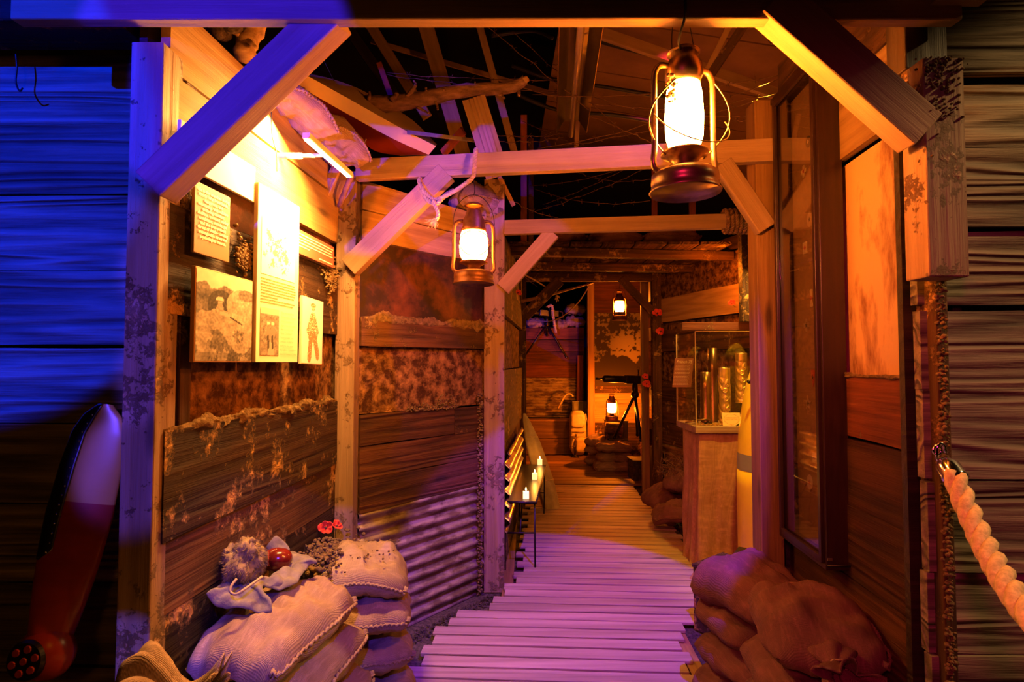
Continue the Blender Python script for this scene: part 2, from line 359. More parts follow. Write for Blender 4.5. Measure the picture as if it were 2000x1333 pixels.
def text(name,body,M,size,mat,parent,align='LEFT',w=None,bold=0,italic=0,spacing=1.0,fit=None):
    cu=bpy.data.curves.new(name,'FONT'); cu.body=body; cu.size=size; cu.align_x=align; cu.extrude=0; cu.offset=bold; cu.shear=italic
    cu.space_line=spacing; cu.resolution_u=2
    if w: cu.text_boxes[0].width=w
    cu.materials.append(MATS[mat]); o=bpy.data.objects.new(name,cu); C.objects.link(o)
    me=bpy.data.meshes.new_from_object(o.evaluated_get(bpy.context.evaluated_depsgraph_get())); bpy.data.objects.remove(o); bpy.data.curves.remove(cu)
    me.materials.clear(); me.materials.append(MATS[mat])
    if fit:
        xs=[v.co.x for v in me.vertices]; ys=[v.co.y for v in me.vertices]; sx_=fit[0]/(max(xs)-min(xs)); sy_=fit[1]/(max(ys)-min(ys)); y0=max(ys)
        for v in me.vertices: v.co.x=v.co.x*sx_; v.co.y=(v.co.y-y0)*sy_
    o=bpy.data.objects.new(name,me); C.objects.link(o)
    if parent is not None: o.parent=parent; o.matrix_basis=world_of(parent).inverted()@M
    else: o.matrix_basis=M
    return o
# ================================================================= setting
def wallframe(A,B,z=0.0):
    return frame_from((A[0],A[1],z),(B[0],B[1],z))
def plankwall(name,A,B,rows,mats,th=.03,split=None,seg=14):
    M=wallframe(A,B); L=(Vector(B)-Vector(A)).length; b=MB()
    for (z0,z1,mi,inset) in rows:
        b.cur=mi; xs=[0,L]
        if split and random.random()<split: xs=[0,L*(.3+.4*random.random()),L]
        for x0,x1 in zip(xs,xs[1:]):
            rc=rnd(); n=seg; vs=[]; fs=[]; jz=random.uniform(-.004,.004); yo=inset+random.uniform(-.004,.004)
            for i in range(n+1):
                x=x0+.002+(x1-x0-.004)*i/n; w1=.004*noise.noise(Vector((x*3,z0*7,1))); w2=.004*noise.noise(Vector((x*3,z1*7,5)))
                for y,z in ((0,z0+.003+w1),(th,z0+.003+w1),(th,z1-.003+w2),(0,z1-.003+w2)): vs.append(M@Vector((x,yo+y,z+jz)))
            for i in range(n):
                a=i*4
                for k in range(4): fs.append((a+k,a+(k+1)%4,a+4+(k+1)%4,a+4+k))
            fs+=[(3,2,1,0),tuple(n*4+k for k in range(4))]; b.add(vs,fs,rc)
    # dark backing behind the boards
    b.cur=len(mats); z1=max(r[1] for r in rows); b.add([M@Vector(q) for q in ((0,.075,0),(L,.075,0),(L,.1,0),(0,.1,0),(0,.075,z1),(L,.075,z1),(L,.1,z1),(0,.1,z1))],
        [(0,1,2,3),(4,5,6,7),(0,1,5,4),(1,2,6,5),(2,3,7,6),(3,0,4,7)],rnd())
    return b.build(name,list(mats)+['wood_black'],None,M,bevel=0)
W=['wood_brown','wood_dark','wood_pale','rust_plate','mud_plate','wood_red','plaster_plate','wood_facade','wood_plain']
# ground
b=MB(); b.grid(lambda u,v:(-4+10*u,-2.6+18*v,-.004+.012*noise.noise(Vector((u*60,v*90,0)))),90,150)
fl=struct(b.build('floor','gravel',smooth=True))
# left side wall, first bay
LA,LB=(-1.0,1.62),(-.897,2.96)
wl=struct(plankwall('wall_left',LA,LB,[(0,.2,1,0),(.2,.45,1,0),(.45,.77,1,0),(.77,.985,0,0),(.985,1.31,1,-.004),(1.31,1.66,4,.03),(1.64,1.97,1,0.0),
    (1.97,2.14,3,.034),(2.12,2.36,2,0),(2.36,2.575,2,.002)],W))
# front facades
plankwall_l=struct(plankwall('wall_front_left',(-3.6,1.80),(-1.02,1.76),[(0,.08,7,0),(.08,.32,7,0),(.32,.57,7,0),(.57,.82,7,.004),(.82,1.06,7,0),(1.06,1.31,7,0),(1.31,1.55,7,.003),(1.55,1.79,7,0),(1.79,2.03,7,0),(2.03,2.26,7,.002),(2.26,2.49,7,0)],W,split=.2,seg=24))
plankwall_r=struct(plankwall('wall_front_right',(1.185,1.63),(3.6,1.56),[(0,.2,7,0),(.2,.45,7,0),(.45,.67,7,0),(.67,.9,7,.004),(.9,1.16,7,-.004),(1.16,1.42,7,0),(1.42,1.655,7,.003),(1.67,1.89,7,.012),(1.89,2.13,7,0),(2.13,2.32,7,.002),(2.35,2.6,7,0),(2.6,2.95,7,0)],W,split=.2,seg=24))
# right side wall first bay (built from far to near)
struct(plankwall('wall_right',(1.299,2.70),(1.232,1.67),[(0,.35,8,0),(.35,.70,8,0),(.70,.97,8,0),(.97,1.22,8,0),(1.22,1.455,5,0),(1.455,2.27,6,.03),(2.28,2.56,2,0),(2.56,2.95,0,0)],W))
# second bay, left, slanting
PA,PB=(-.80,2.98),(-.13,3.80)
struct(plankwall('wall_left_slanting',PA,PB,[(0,.70,3,.05),(.70,.88,8,0),(.88,1.055,8,0),(1.055,1.22,8,0),(1.22,1.60,4,.03),(1.59,1.75,0,0),(1.74,2.17,3,.034),(2.16,2.32,2,0),(2.32,2.48,2,0)],W,split=.3))
# third bay left, and beyond
struct(plankwall('wall_left_third_bay',(-.075,3.90),(.11,6.1),[(0,.25,1,0),(.25,.5,1,0),(.5,.9,4,.02),(.9,1.15,0,0),(1.15,1.45,0,0),(1.45,1.85,4,.03),(1.85,2.1,0,0),(2.1,2.45,1,0)],W))
struct(plankwall('wall_left_far',(.10,6.2),(.2,9.3),[(0,.25,1,0),(.25,.5,1,0),(.5,.75,1,0),(.75,1.0,0,0),(1.0,1.3,0,0),(1.3,1.6,0,0),(1.6,1.9,1,0)],W))
# wall added behind the second frame to block light, and long right wall
struct(plankwall('wall_right_light_block',(2.34,3.62),(1.235,2.735),[(0,.3,1,0),(.3,.6,1,0),(.6,.9,1,0),(.9,1.2,1,0),(1.2,1.5,5,0),(1.5,1.8,1,0),(1.8,2.1,1,0),(2.1,2.4,5,0)],W))
struct(plankwall('wall_right_third_bay',(1.60,6.22),(2.34,3.62),[(0,.28,1,.02),(.28,.62,3,.06),(.62,.86,0,0),(.86,1.09,0,0),(1.09,1.30,0,0),(1.30,1.62,4,.03),(1.62,1.85,0,0),(1.85,1.93,4,.03),(1.93,2.19,2,0),(2.19,2.50,4,.03),(2.50,2.62,0,-.03)],W))
# far nook
struct(plankwall('wall_back_right',(1.20,8.95),(2.75,8.9),[(0,.25,1,0),(.25,.55,0,0),(.55,.85,2,0),(.85,1.02,2,0),(1.02,1.2,0,0),(1.2,1.8,3,.03),(1.8,2.25,3,.03),(2.25,2.5,5,0),(2.5,2.8,5,0)],W))
struct(plankwall('wall_right_far',(2.75,8.9),(2.2,6.4),[(0,.3,1,0),(.3,.6,1,0),(.6,.9,1,0),(.9,1.2,1,0),(1.2,1.5,1,0),(1.5,2.0,1,0),(2.0,2.5,1,0)],W))
struct(plankwall('wall_back_left',(.2,9.35),(1.2,9.35),[(.5,.9,3,.05),(.9,1.24,3,.05),(1.24,1.46,5,0),(1.46,1.68,5,0),(1.68,1.88,5,0),(1.88,2.08,5,0)],W))
# firing step under the parapet
b=MB(); M=wallframe((.2,9.05),(1.2,9.05))
for z0,z1 in ((.03,.29),(.29,.56)): b.box((.7,9.065,(z0+z1)/2),(1.0,.03,z1-z0-.006),rnd=rnd())
b.box((.7,9.2,.575),(1.0,.32,.03),rnd=rnd())
tag(b.build('fire_step','wood_walk',None,M,bevel=.003),'knee high plank step below the corrugated sheet at the far end','step')
# hall behind: roof boards and far wall
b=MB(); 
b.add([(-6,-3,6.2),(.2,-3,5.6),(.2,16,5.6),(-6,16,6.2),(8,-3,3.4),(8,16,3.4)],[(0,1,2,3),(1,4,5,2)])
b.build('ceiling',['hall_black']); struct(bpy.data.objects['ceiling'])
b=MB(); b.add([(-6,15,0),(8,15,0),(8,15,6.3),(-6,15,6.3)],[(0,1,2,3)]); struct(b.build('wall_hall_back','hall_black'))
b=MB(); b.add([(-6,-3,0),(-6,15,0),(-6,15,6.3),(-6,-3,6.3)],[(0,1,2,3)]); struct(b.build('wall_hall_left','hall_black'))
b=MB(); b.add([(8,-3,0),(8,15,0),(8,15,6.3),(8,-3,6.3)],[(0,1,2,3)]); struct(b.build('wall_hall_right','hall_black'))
# sloping board lining of the hall roof, seen through the frames
def slope(px,py,d): return at(px,py,d)
def roofz(x,y): return 3.95-.16*(x-.6)+.10*(y-4)
b=MB()
for i,(y0,y1) in enumerate(((2.2,3.05),(3.05,3.9),(3.9,4.75),(4.75,5.6),(5.6,6.5),(6.5,7.5))):
    b.add([(x,y,roofz(x,y)+dz) for dz in (0,.02) for x,y in ((.35,y0+.01),(3.4,y0+.01),(3.4,y1-.01),(.35,y1-.01))],
      [(0,1,2,3),(4,5,6,7),(0,1,5,4),(1,2,6,5),(2,3,7,6),(3,0,4,7)],rnd())
tag(b.build('roof_board_lining','hall_board',None,frame_from((0,0,4),(0,1,4))),'dark orange sloping board lining under the hall roof at upper right','roof lining'); 
struct(bpy.data.objects['roof_board_lining'])
# ================================================================= boardwalk
def interp(tab,x):
    if x<=tab[0][0]: return tab[0][1]
    for (a,b_),(c,d) in zip(tab,tab[1:]):
        if x<=c: return b_+(d-b_)*(x-a)/(c-a)
    return tab[-1][1]
LT=[(0,-.62),(2.3,-.6),(2.64,-.53),(3.2,-.40),(3.45,-.16),(3.6,-.08),(3.9,.02),(6.0,.13),(6.9,.14)]
RT=[(0,.86),(2.64,.85),(2.75,.85),(3.0,.9),(3.25,.98),(3.35,1.22),(3.7,1.34),(4.2,1.43),(5.0,1.42),(6.0,1.43),(6.9,1.42)]
th=thing('duckboard_walkway','narrow slatted duckboard walkway of pale battens, purple lit, leading down the passage','walkway',(0.4,3,0))
b=MB(); y=1.0; i=0
while y<6.75:
    l=interp(LT,y)+random.uniform(-.025,.02)+(.05 if i%2 else 0); r=interp(RT,y)+random.uniform(-.03,.02); sk=-.055
    b.bar((l,y+l*sk+.03,.03),(r,y+r*sk+.03,.03+random.uniform(-.002,.002)),.088,.018,rnd=rnd(.35+.5*random.random()),wob=.003,seg=6); y+=.1045; i+=1
b.build('slats','wood_deck',th,frame_from((0,0,0),(1,0,0)),bevel=.003)
b=MB()
for x0,x1 in ((-.1,.05),(.45,.6),(.8,1.1)): b.bar((x0,1.0,.010),(x1,6.8,.010),.07,.02,rnd=rnd())
b.build('bearer','wood_walk',th,frame_from((0,0,0),(0,1,0)))
b=MB(); y=6.93
while y<9.0:
    wd=.19; b.bar((.16,y,.028),(1.62+random.uniform(-.05,.05) if y<7.6 else 2.5,y,.028),wd-.012,.03,rnd=rnd(),wob=.003,seg=6); y+=wd
tag(b.build('plank_floor','wood_walk',None,frame_from((0,0,0),(1,0,0)),bevel=.003),'wide plank floor beyond the slatted walkway, reaching the far step','plank floor')
struct(bpy.data.objects['plank_floor'])
# ================================================================= timber frames
# 1: portal nearest the camera
t=thing('timber_portal','nearest portal frame with full height left post and braces at both upper corners','timber portal',(-1.05,1.6,0))
timber('post',(-1.045,1.63,0),(-1.045,1.63,2.42),.092,.1,'wood_post',t,up=(0,-1,0))
timber('rear_post',(-1.035,1.73,0),(-1.035,1.73,2.5),.07,.06,'wood_brown',t,up=(0,-1,0))
timber('crossbeam',(-1.37,1.522,2.51),(1.23,1.522,2.51),.042,.145,'wood_beam',t)
timber('short_post',(1.172,1.545,1.73),(1.172,1.545,2.33),.110,.09,'wood_post',t,up=(0,-1,0))
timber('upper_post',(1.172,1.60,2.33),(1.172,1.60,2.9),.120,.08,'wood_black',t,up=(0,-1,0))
timber('rear_post',(1.225,1.64,0),(1.225,1.64,1.8),.035,.08,'wood_brown',t,up=(0,-1,0))
timber('brace',(-1.0,1.565,1.99),(-.50,1.565,2.49),.08,.098,'wood_beam',t)
timber('brace',(.72,1.53,2.50),(1.125,1.53,2.13),.07,.115,'wood_beam',t)
timber('header_block',(1.14,1.45,2.52),(1.28,1.45,2.52),.12,.09,'wood_beam',t)
# 2
t=thing('timber_portal','second portal, its beam carrying the rope and lantern, brace rising from left corner post','timber portal',(0,2.8,0))
timber('post',(-.862,2.95,0),(-.862,2.95,2.5),.10,.1,'wood_post',t,up=(0,-1,0))
timber('post',(1.195,2.66,0),(1.195,2.66,2.74),.105,.1,'wood_walk',t,up=(0,-1,0))
timber('crossbeam',(-.80,2.87,2.49),(1.42,2.555,2.485),.045,.108,'wood_beam',t)
timber('brace',(-.83,2.87,1.985),(-.33,2.81,2.46),.06,.105,'wood_beam',t)
timber('brace',(.98,2.60,2.43),(1.18,2.60,2.12),.05,.09,'wood_beam',t)
# 3
t=thing('timber_portal','third frame with the violet lit post left of the walkway and a rope bound beam','timber portal',(0,3.7,0))
timber('post',(-.118,3.78,0),(-.118,3.78,2.73),.135,.1,'wood_post',t,up=(0,-1,0))
timber('crossbeam',(-.05,3.73,2.40),(1.55,3.56,2.405),.045,.095,'wood_beam',t)
timber('brace',(-.06,3.73,1.99),(.27,3.70,2.36),.05,.1,'wood_beam',t)
timber('post',(1.83,4.40,1.82),(1.83,4.40,2.55),.075,.08,'wood_dark',t,up=(0,-1,0))
timber('crossbeam',(1.36,4.52,1.79),(2.2,4.50,1.79),.06,.065,'wood_red',t)
# 4 low roof over the passage
t=thing('roof_deck','low plank roof on two joists crossing the passage, with sandbags on top','roof',(.8,5.2,2.4))
timber('joist',(-.05,4.72,2.44),(1.95,4.95,2.44),.07,.075,'wood_brown',t)
timber('joist',(-.05,5.45,2.44),(1.8,5.62,2.44),.07,.075,'wood_brown',t)
b=MB()
for k in range(7): b.bar((-.05+.27*k+.13,4.65,2.495),(-.05+.27*k+.13,6.2,2.495),.255,.022,rnd=rnd())
b.build('roof_planks','wood_brown',t,frame_from((0,0,0),(0,1,0)))
timber_hang=tag(timber('ceiling_joist',(.12,7.4,2.64),(2.5,7.4,2.64),.06,.08,'wood_brown'),'dark joist over the nook that carries the small hanging lantern','joist')
# 5
t=thing('timber_portal','farthest frame with two dark posts and corner braces before the lantern nook','timber portal',(.8,6.15,0))
timber('post',(.115,6.15,0),(.115,6.15,2.5),.08,.09,'wood_brown',t,up=(0,-1,0))
timber('post',(1.575,6.15,0),(1.575,6.15,2.5),.095,.09,'wood_brown',t,up=(0,-1,0))
timber('crossbeam',(.08,6.15,2.44),(1.66,6.15,2.44),.06,.10,'wood_brown',t)
timber('brace',(.13,6.13,2.0),(.52,6.13,2.40),.05,.12,'wood_brown',t)
timber('brace',(1.19,6.13,2.42),(1.58,6.13,2.0),.05,.085,'wood_brown',t)
# door jamb with mesh grille beside the far right post
t=thing('grille_panel','narrow timber panel with wire mesh openings beside the far right post','panel',(1.6,6.6,0))
timber('jamb',(1.52,6.45,0),(1.52,6.45,2.6),.085,.05,'wood_walk',t,up=(0,-1,0))
for z0,z1 in ((0,.55),(1.0,1.2),(1.75,1.9),(2.2,2.6)):
    b=MB(); b.box((1.60,6.35,(z0+z1)/2),(.04,.28,z1-z0),rnd=rnd()); b.build('panel_board','wood_walk',t,frame_from((1.6,6.3,0),(1.6,6.3,1)))
for z0,z1 in ((1.2,1.75),(1.9,2.2)):
    b=MB(); n=int((z1-z0)/.03)
    for k in range(n+1): b.tube([(1.59,6.24,z0+k*.03),(1.59,6.46,z0+k*.03)],.002,4)
    for k in range(8): b.tube([(1.59,6.24+k*.031,z0),(1.59,6.24+k*.031,z1)],.002,4)
    b.build('wire_mesh','barbed_steel',t)
def corr(u,n=9,a=.016): return a*math.sin(u*n*2*PI)
b=MB(); b.grid(lambda u,v:Vector((1.63+corr(v,7,.018),6.22+.22*u,.05+.75*v)),4,90)
b.build('corrugated_edge','corrugated_steel',t,smooth=True,solid=.003)
# far central post between parapet and nook
tag(timber('timber_post',(1.235,8.84,0),(1.235,8.84,2.75),.105,.1,'wood_walk',None,up=(0,-1,0)),'square post between the far parapet and the lantern nook','post')
# muddy upright in the wall corner at the right of the case
# ================================================================= corrugated sheets
def corrsheet(name,A,B,z0,z1,waves,amp,mat,off,label):
    M=wallframe(A,B); L=(Vector(B)-Vector(A)).length; b=MB()
    b.grid(lambda u,v:M@Vector((u*L,off+amp*math.sin(v*waves*2*PI)+.004*noise.noise(Vector((u*4,v*6,2))),z0+(z1-z0)*v)),24,waves*10)
    return tag(b.build(name,mat,None,M,smooth=True,solid=.002),label,'corrugated sheet')
corrsheet('corrugated_sheet',PA,PB,0.0,.71,10,.013,'corrugated_steel',.012,'rusty corrugated sheet at the foot of the slanting left wall, streaked with blue light')
corrsheet('corrugated_sheet',(1.62,6.15),(2.2,4.1),.25,.63,5,.02,'corrugated_bright',.0,'bright corrugated sheet low on the right wall behind the draped pedestal')
corrsheet('corrugated_sheet',(.21,9.33),(1.19,9.33),.6,1.25,13,.014,'corrugated_steel',.012,'corrugated sheet above the step at the far end')
corrsheet('corrugated_sheet',(-.05,4.0),(.08,5.6),.3,.86,6,.02,'corrugated_bright',-.015,'bright corrugated sheet on the left wall behind the bench')
# ================================================================= lanterns
def lantern(label,loc,rotz=0,group=None,gr=.068,z0=.105,z1=.262,bail='up',glow='lantern_glass_lit',power=40,paint='lantern_paint',tiltv=0,H=.39,guard=True):
    M=Matrix.Translation(Vector(loc))@Matrix.Rotation(rotz,4,'Z')@Matrix.Rotation(tiltv,4,'Y')
    t=thing('hurricane_lantern',label,'lantern',M=M,group=group)
    b=MB(); b.lathe([(.0,.012),(.088,.012),(.098,.0),(.100,.004),(.094,.012),(.092,.026),(.094,.030),(.092,.052),(.080,.062),(.045,.070),(.0,.071)]); b.build('fuel_tank',paint,t,'local',smooth=True,merge=True)
    b=MB(); b.lathe([(.0,.068),(.034,.068),(.030,.085),(.052,z0-.008),(.066,z0-.004),(.066,z0+.002),(.03,z0+.004),(0,z0+.004)]); b.build('burner',paint,t,'local',smooth=True,merge=True)
    b=MB(); hh=z1-z0; b.lathe([(gr*.72,z0+.002),(gr*.95,z0+hh*.22),(gr,z0+hh*.5),(gr*.93,z0+hh*.8),(gr*.78,z1)],closed_ends=False,seg=36); b.build('glass_globe',glow,t,'local',smooth=True)
    b=MB(); b.lathe([(.004,z0+.004),(.014,z0+.02),(.015,z0+.045),(.006,z0+.075),(0,z0+.085)],seg=12); b.build('flame','flame',t,'local',smooth=True,merge=True)
    b=MB(); b.lathe([(gr*.82,z1-.012),(gr*.86,z1),(.052,z1+.012),(.050,z1+.045),(.040,z1+.060),(.034,z1+.085),(.030,z1+.092)],seg=32,closed_ends=False)
    b.build('hood',paint,t,'local',smooth=True,solid=.002)
    b=MB(); b.lathe([(.0,H),(.030,H-.004),(.046,H-.014),(.046,H-.017),(.0,H-.012)]); b.build('cap',paint,t,'local',smooth=True,merge=True)
    for s in (-1,1):
        x=s*.094
        pts=[(s*.070,0,.056),(s*.090,0,.062),(s*.098,0,.085),(x,0,.13),(x,0,z1-.02),(s*.090,0,z1+.015),(s*.075,0,z1+.035),(s*.045,0,z1+.038)]
        b=MB(); b.tube(smoothpts(pts,4),.0085,10); b.build('side_tube',paint,t,'local',smooth=True)
    b=MB()
    if guard:
        for s in (-1,1):
            b.tube([(s*gr*1.02*math.cos(a),-gr*1.06*math.sin(a) if False else -gr*1.06*math.cos(a*.4),z0+.02+(hh-.04)*(.5+.5*s*math.sin(a))) for a in [(-1.3+2.6*k/10) for k in range(11)]],.0016,6)
        b.build('wire_guard','iron',t,'local',smooth=True)
    b=MB()
    if bail=='up': pts=[(.098*math.cos(a),0,z1+.02+.145*math.sin(a)) for a in [PI*k/18 for k in range(19)]]
    elif bail=='down': pts=[(.112*math.cos(a),-.03-.085*math.sin(a),z0+.09-.10*math.sin(a)) for a in [PI*k/18 for k in range(19)]]
    else: pts=[(.102*math.cos(a),-.09*math.sin(a),z1-.02-.20*math.sin(a)) for a in [PI*k/18 for k in range(19)]]
    b.tube(pts,.0018,6)
    if bail=='down':
        for s in (-1,1): b.tube([(s*(.06+.065*math.sin(PI*k/14)),-.03+.03*math.cos(PI*k/14),z0-.01+.19*k/14) for k in range(15)],.0022,6)
    b.build('bail_handle','lantern_tin' if bail=='down' else 'iron',t,'local',smooth=True)
    l=bpy.data.lights.new('lantern_light','POINT'); l.energy=power; l.color=AMBER; l.shadow_soft_size=.028
    lo=bpy.data.objects.new('lantern_light',l); C.objects.link(lo); lo.parent=t; lo.location=(0,0,(z0+z1)/2+.01)
    return t
def smoothpts(p,n=4):
    p=[Vector(q) for q in p]; o=[]
    for i in range(len(p)-1):
        a=p[max(i-1,0)];b_=p[i];c=p[i+1];d=p[min(i+2,len(p)-1)]
        for k in range(n):
            t=k/n; o.append(.5*((2*b_)+(c-a)*t+(2*a-5*b_+4*c-d)*t*t+(3*b_-a-3*c+d)*t**3))
    o.append(p[-1]); return o
def cable(name,label,pts,r,mat,cat='cable',n=6,group=None,seg=6):
    b=MB(); b.tube(smoothpts(pts,n),r,seg); return tag(b.build(name,mat,None,smooth=True),label,cat,group)
LB1=at(925,556,2.64)
lantern('lit hurricane lantern hanging from the second beam beside the knotted rope',LB1,.12,bail='up',power=36)
LR=at(1338,378,1.58)
lantern('largest brightest lantern hanging near the camera under the front beam, seen from below',LR,.25,gr=.054,z0=.115,z1=.325,bail='down',glow='lantern_glass_bright',power=60,paint='lantern_tin',H=.42,guard=False)
lantern('small lit lantern hanging high in the far nook before the dark mural',at(1210,626,7.4),.3,power=85)
lantern('lit lantern standing on the crate in the far nook',(1.447,8.2,.664),.5,bail='side',power=115)
# hangers
cable('lantern_hook','thin wire hook between the rope and the lantern by the knotted rope',[LB1+Vector((0,0,.425)),LB1+Vector((.004,.0,.46)),at(922,340,2.72)],.002,'iron','hook')
cable('hanging_cable','black cable looping down from the front beam to the brightest lantern',[at(1337,-20,1.48),at(1338,30,1.49),at(1326,80,1.52),LR+Vector((0,0,.40))],.004,'cable_black')
cable('hanging_wire','thin wire hanging left of the black cable above the brightest lantern',[at(1322,20,1.58),at(1312,70,1.6),at(1316,150,1.6)],.0015,'iron','wire')
cable('hanging_wire','thin wire hanging right of the black cable above the brightest lantern',[at(1340,22,1.58),at(1352,75,1.6),at(1362,150,1.6)],.0015,'iron','wire')
b=MB()
for k in range(46):
    a=random.uniform(0,6.28); b.ball(at(1312+6*math.cos(a)+random.uniform(-7,9),172+random.uniform(-28,28),1.54+random.uniform(-.012,.012)),random.uniform(.003,.006),nu=6,nv=4)
tag(b.build('frayed_twine','rope_fibre',None,smooth=True),'frayed twine tangle at upper left of the brightest lantern','twine',kind='stuff')
cable('hanging_wire','thin wire holding up the far hanging lantern in the nook',[at(1210,552,7.4),at(1210,592,7.4)],.003,'iron','wire')
# ================================================================= sandbags
def sandbag(label,c,rotz,L,W,H,mat='burlap',seed=0,group=None,tilt=0,bend=.02,tie=False,roll=0,name='sandbag',cat='sandbag'):
    M=Matrix.Translation(Vector(c))@Matrix.Rotation(rotz,4,'Z')@Matrix.Rotation(tilt,4,'Y')@Matrix.Rotation(roll,4,'X')
    t=thing(name,label,cat,M=M,group=group); sd=Vector((seed*3.1,seed*1.7,seed*.9)); nu,nv=34,26
    def P(a,b_,top):
        e=(1-abs(a)**3.2)**.5*(1-abs(b_)**2.8)**.5
        x=a*L/2*(1-.13*b_**4+.02*b_*b_); y=b_*W/2*(1-.20*a**4+.03*a*a)
        x*=1-.05*(1-b_*b_)*-1*0
        z=(H/2 if top else -H*.42)*e
        wr=noise.noise(Vector((a*2.1,b_*1.6,top*3))+sd)*.22+noise.noise(Vector((a*5.5,b_*3.4,top*2))+sd*2)*.10
        fold=math.sin((b_*7+seed)+3*noise.noise(Vector((a*2,b_*2,0))+sd))*.10*abs(a)**2.5+.05*noise.noise(Vector((a*13,b_*5,top))+sd)
        z+=(wr+fold)*H*e; z-=bend*(a*a+.3*b_*b_)
        y+=.012*noise.noise(Vector((a*3,4,0))+sd); x+=.012*noise.noise(Vector((4,b_*3,0))+sd)
        return Vector((x,y,z))
    b=MB()
    for top in (1,0): b.grid(lambda u,v:P(-1+2*u,-1+2*v,top),nu,nv)
    b.build('sack',mat,t,'local',smooth=True,merge=True)
    b=MB(); pts=[]
    for k in range(61):
        a=-1+2*k/60; q=P(a,-.995,1)+Vector((0,-.004,.004*math.sin(k*2.1))); pts.append(q)
    b.tube(pts,[.0055+.002*math.sin(k*1.9) for k in range(61)],6); b.build('seam',mat,t,'local',smooth=True)
    for s in (-1,1):
        b=MB(); q=P(s*.97,-.93,1); d=Vector((s,-.6,0)).normalized(); sv=d.cross(Vector((0,0,1)))
        b.grid(lambda u,v:q-d*.03+d*.045*v+sv*(.016-.010*v)*(2*u-1)+Vector((0,0,.008*math.sin(5*u+s)+.004*noise.noise(Vector((u*3,v*3,seed))))),5,4)
        b.build('corner_ear',mat,t,'local',smooth=True,solid=.005)
    if tie:
        b=MB(); q=Vector((-L/2+.02,0,0))
        def T(u,v):
            a=2*PI*u; r=(.05-.035*min(1,v*2.2) if v<.45 else .015+.075*(v-.45)); r*=1+.35*math.sin(a*5+v*6)*(.4+v)
            return q+Vector((-.13*v,r*math.cos(a)*1.3,r*math.sin(a)*.9+.01))
        b.grid(T,40,14,wrapu=True); b.build('gathered_neck',mat,t,'local',smooth=True,solid=.004)
        b=MB(); b.tube([q+Vector((-.055,.026*math.cos(a),.02*math.sin(a)+.01)) for a in [2*PI*k/14*2 for k in range(15)]],.004,6); b.tube(smoothpts([q+Vector((-.055,-.02,-.01)),q+Vector((-.09,-.06,-.03)),q+Vector((-.07,-.09,-.06)),q+Vector((-.12,-.10,-.065))]),.003,6)
        b.build('tie_cord','rope_fibre',t,'local',smooth=True)
    return t
sandbag('large violet lit sandbag on top of the left stack, cap and cloth lying on it',(-.795,1.97,.60),R(81),.62,.35,.20,seed=1,tilt=R(2))
sandbag('mud strewn sandbag at the far top of the left stack against the corner post',(-.665,2.56,.585),R(14),.40,.40,.19,'burlap_muddy',seed=2,tilt=R(6),bend=.04)
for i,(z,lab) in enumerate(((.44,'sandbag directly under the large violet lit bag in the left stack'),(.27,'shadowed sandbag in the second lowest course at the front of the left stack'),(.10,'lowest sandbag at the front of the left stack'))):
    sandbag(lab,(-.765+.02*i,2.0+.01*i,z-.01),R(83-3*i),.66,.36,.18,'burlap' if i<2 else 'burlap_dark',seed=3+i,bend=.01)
for i,(z,lab) in enumerate(((.43,'sandbag just below the mud strewn bag on the left stack'),(.265,'bulging sandbag in the second lowest course at the far side of the left stack'),(.10,'lowest sandbag at the far side of the left stack beside the walkway'))):
    sandbag(lab,(-.66,2.53+.01*i,z-.01),R(12+9*i),.42,.40,.17,'burlap',seed=8+i,bend=.012)
sandbag('tied burlap sandbag at the bottom left, in front of the blue post',(-.97,1.34,.535),R(196),.42,.30,.17,seed=12,tie=False,tilt=R(4))
b=MB()
def T(u,v):
    a=2*PI*u; r=.050*(1-v)**1.5+.012+(.07*max(0,v-.5)); r*=1+.35*math.sin(a*7+v*3)+.25*noise.noise(Vector((u*9,v*5,2)))
    return at(315,1345,1.34)+Vector((-.08+.22*v,-.02+.5*r*math.sin(a*1),r*math.sin(a)*.9+.03*math.sin(v*7)))+Vector((0,r*math.cos(a),0))
b.grid(T,44,20,wrapu=True); tag(b.build('gathered_burlap_neck','burlap',None,smooth=True,solid=.004),'twisted gathered burlap neck lying at the bottom left corner','burlap')
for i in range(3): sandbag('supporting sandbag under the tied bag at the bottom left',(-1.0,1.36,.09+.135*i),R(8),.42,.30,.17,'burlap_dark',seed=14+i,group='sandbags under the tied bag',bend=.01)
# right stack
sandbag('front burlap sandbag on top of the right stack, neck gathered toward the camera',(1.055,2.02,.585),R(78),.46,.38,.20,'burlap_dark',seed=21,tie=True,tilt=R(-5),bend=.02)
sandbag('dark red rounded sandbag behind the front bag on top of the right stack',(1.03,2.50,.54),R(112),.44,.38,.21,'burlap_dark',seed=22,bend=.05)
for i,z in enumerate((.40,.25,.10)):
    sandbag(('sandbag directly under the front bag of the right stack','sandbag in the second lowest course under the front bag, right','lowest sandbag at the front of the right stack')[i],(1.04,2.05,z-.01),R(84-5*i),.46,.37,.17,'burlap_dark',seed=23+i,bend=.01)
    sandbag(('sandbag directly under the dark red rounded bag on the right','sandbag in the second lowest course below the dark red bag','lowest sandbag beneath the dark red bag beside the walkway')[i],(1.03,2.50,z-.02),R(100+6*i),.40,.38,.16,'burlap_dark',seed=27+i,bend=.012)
# burlap rag by the walkway
b=MB(); c0=Vector((.80,2.36,.05))
b.grid(lambda u,v:c0+Vector((-.07+.15*u,-.07+.16*v,.05*math.sin(PI*u)*math.sin(PI*v)+.03*noise.noise(Vector((u*5,v*5,1))))),16,16)
tag(b.build('burlap_rag','burlap_dark',None,smooth=True,solid=.005),'crumpled burlap rag on the ground at the right edge of the walkway','rag')
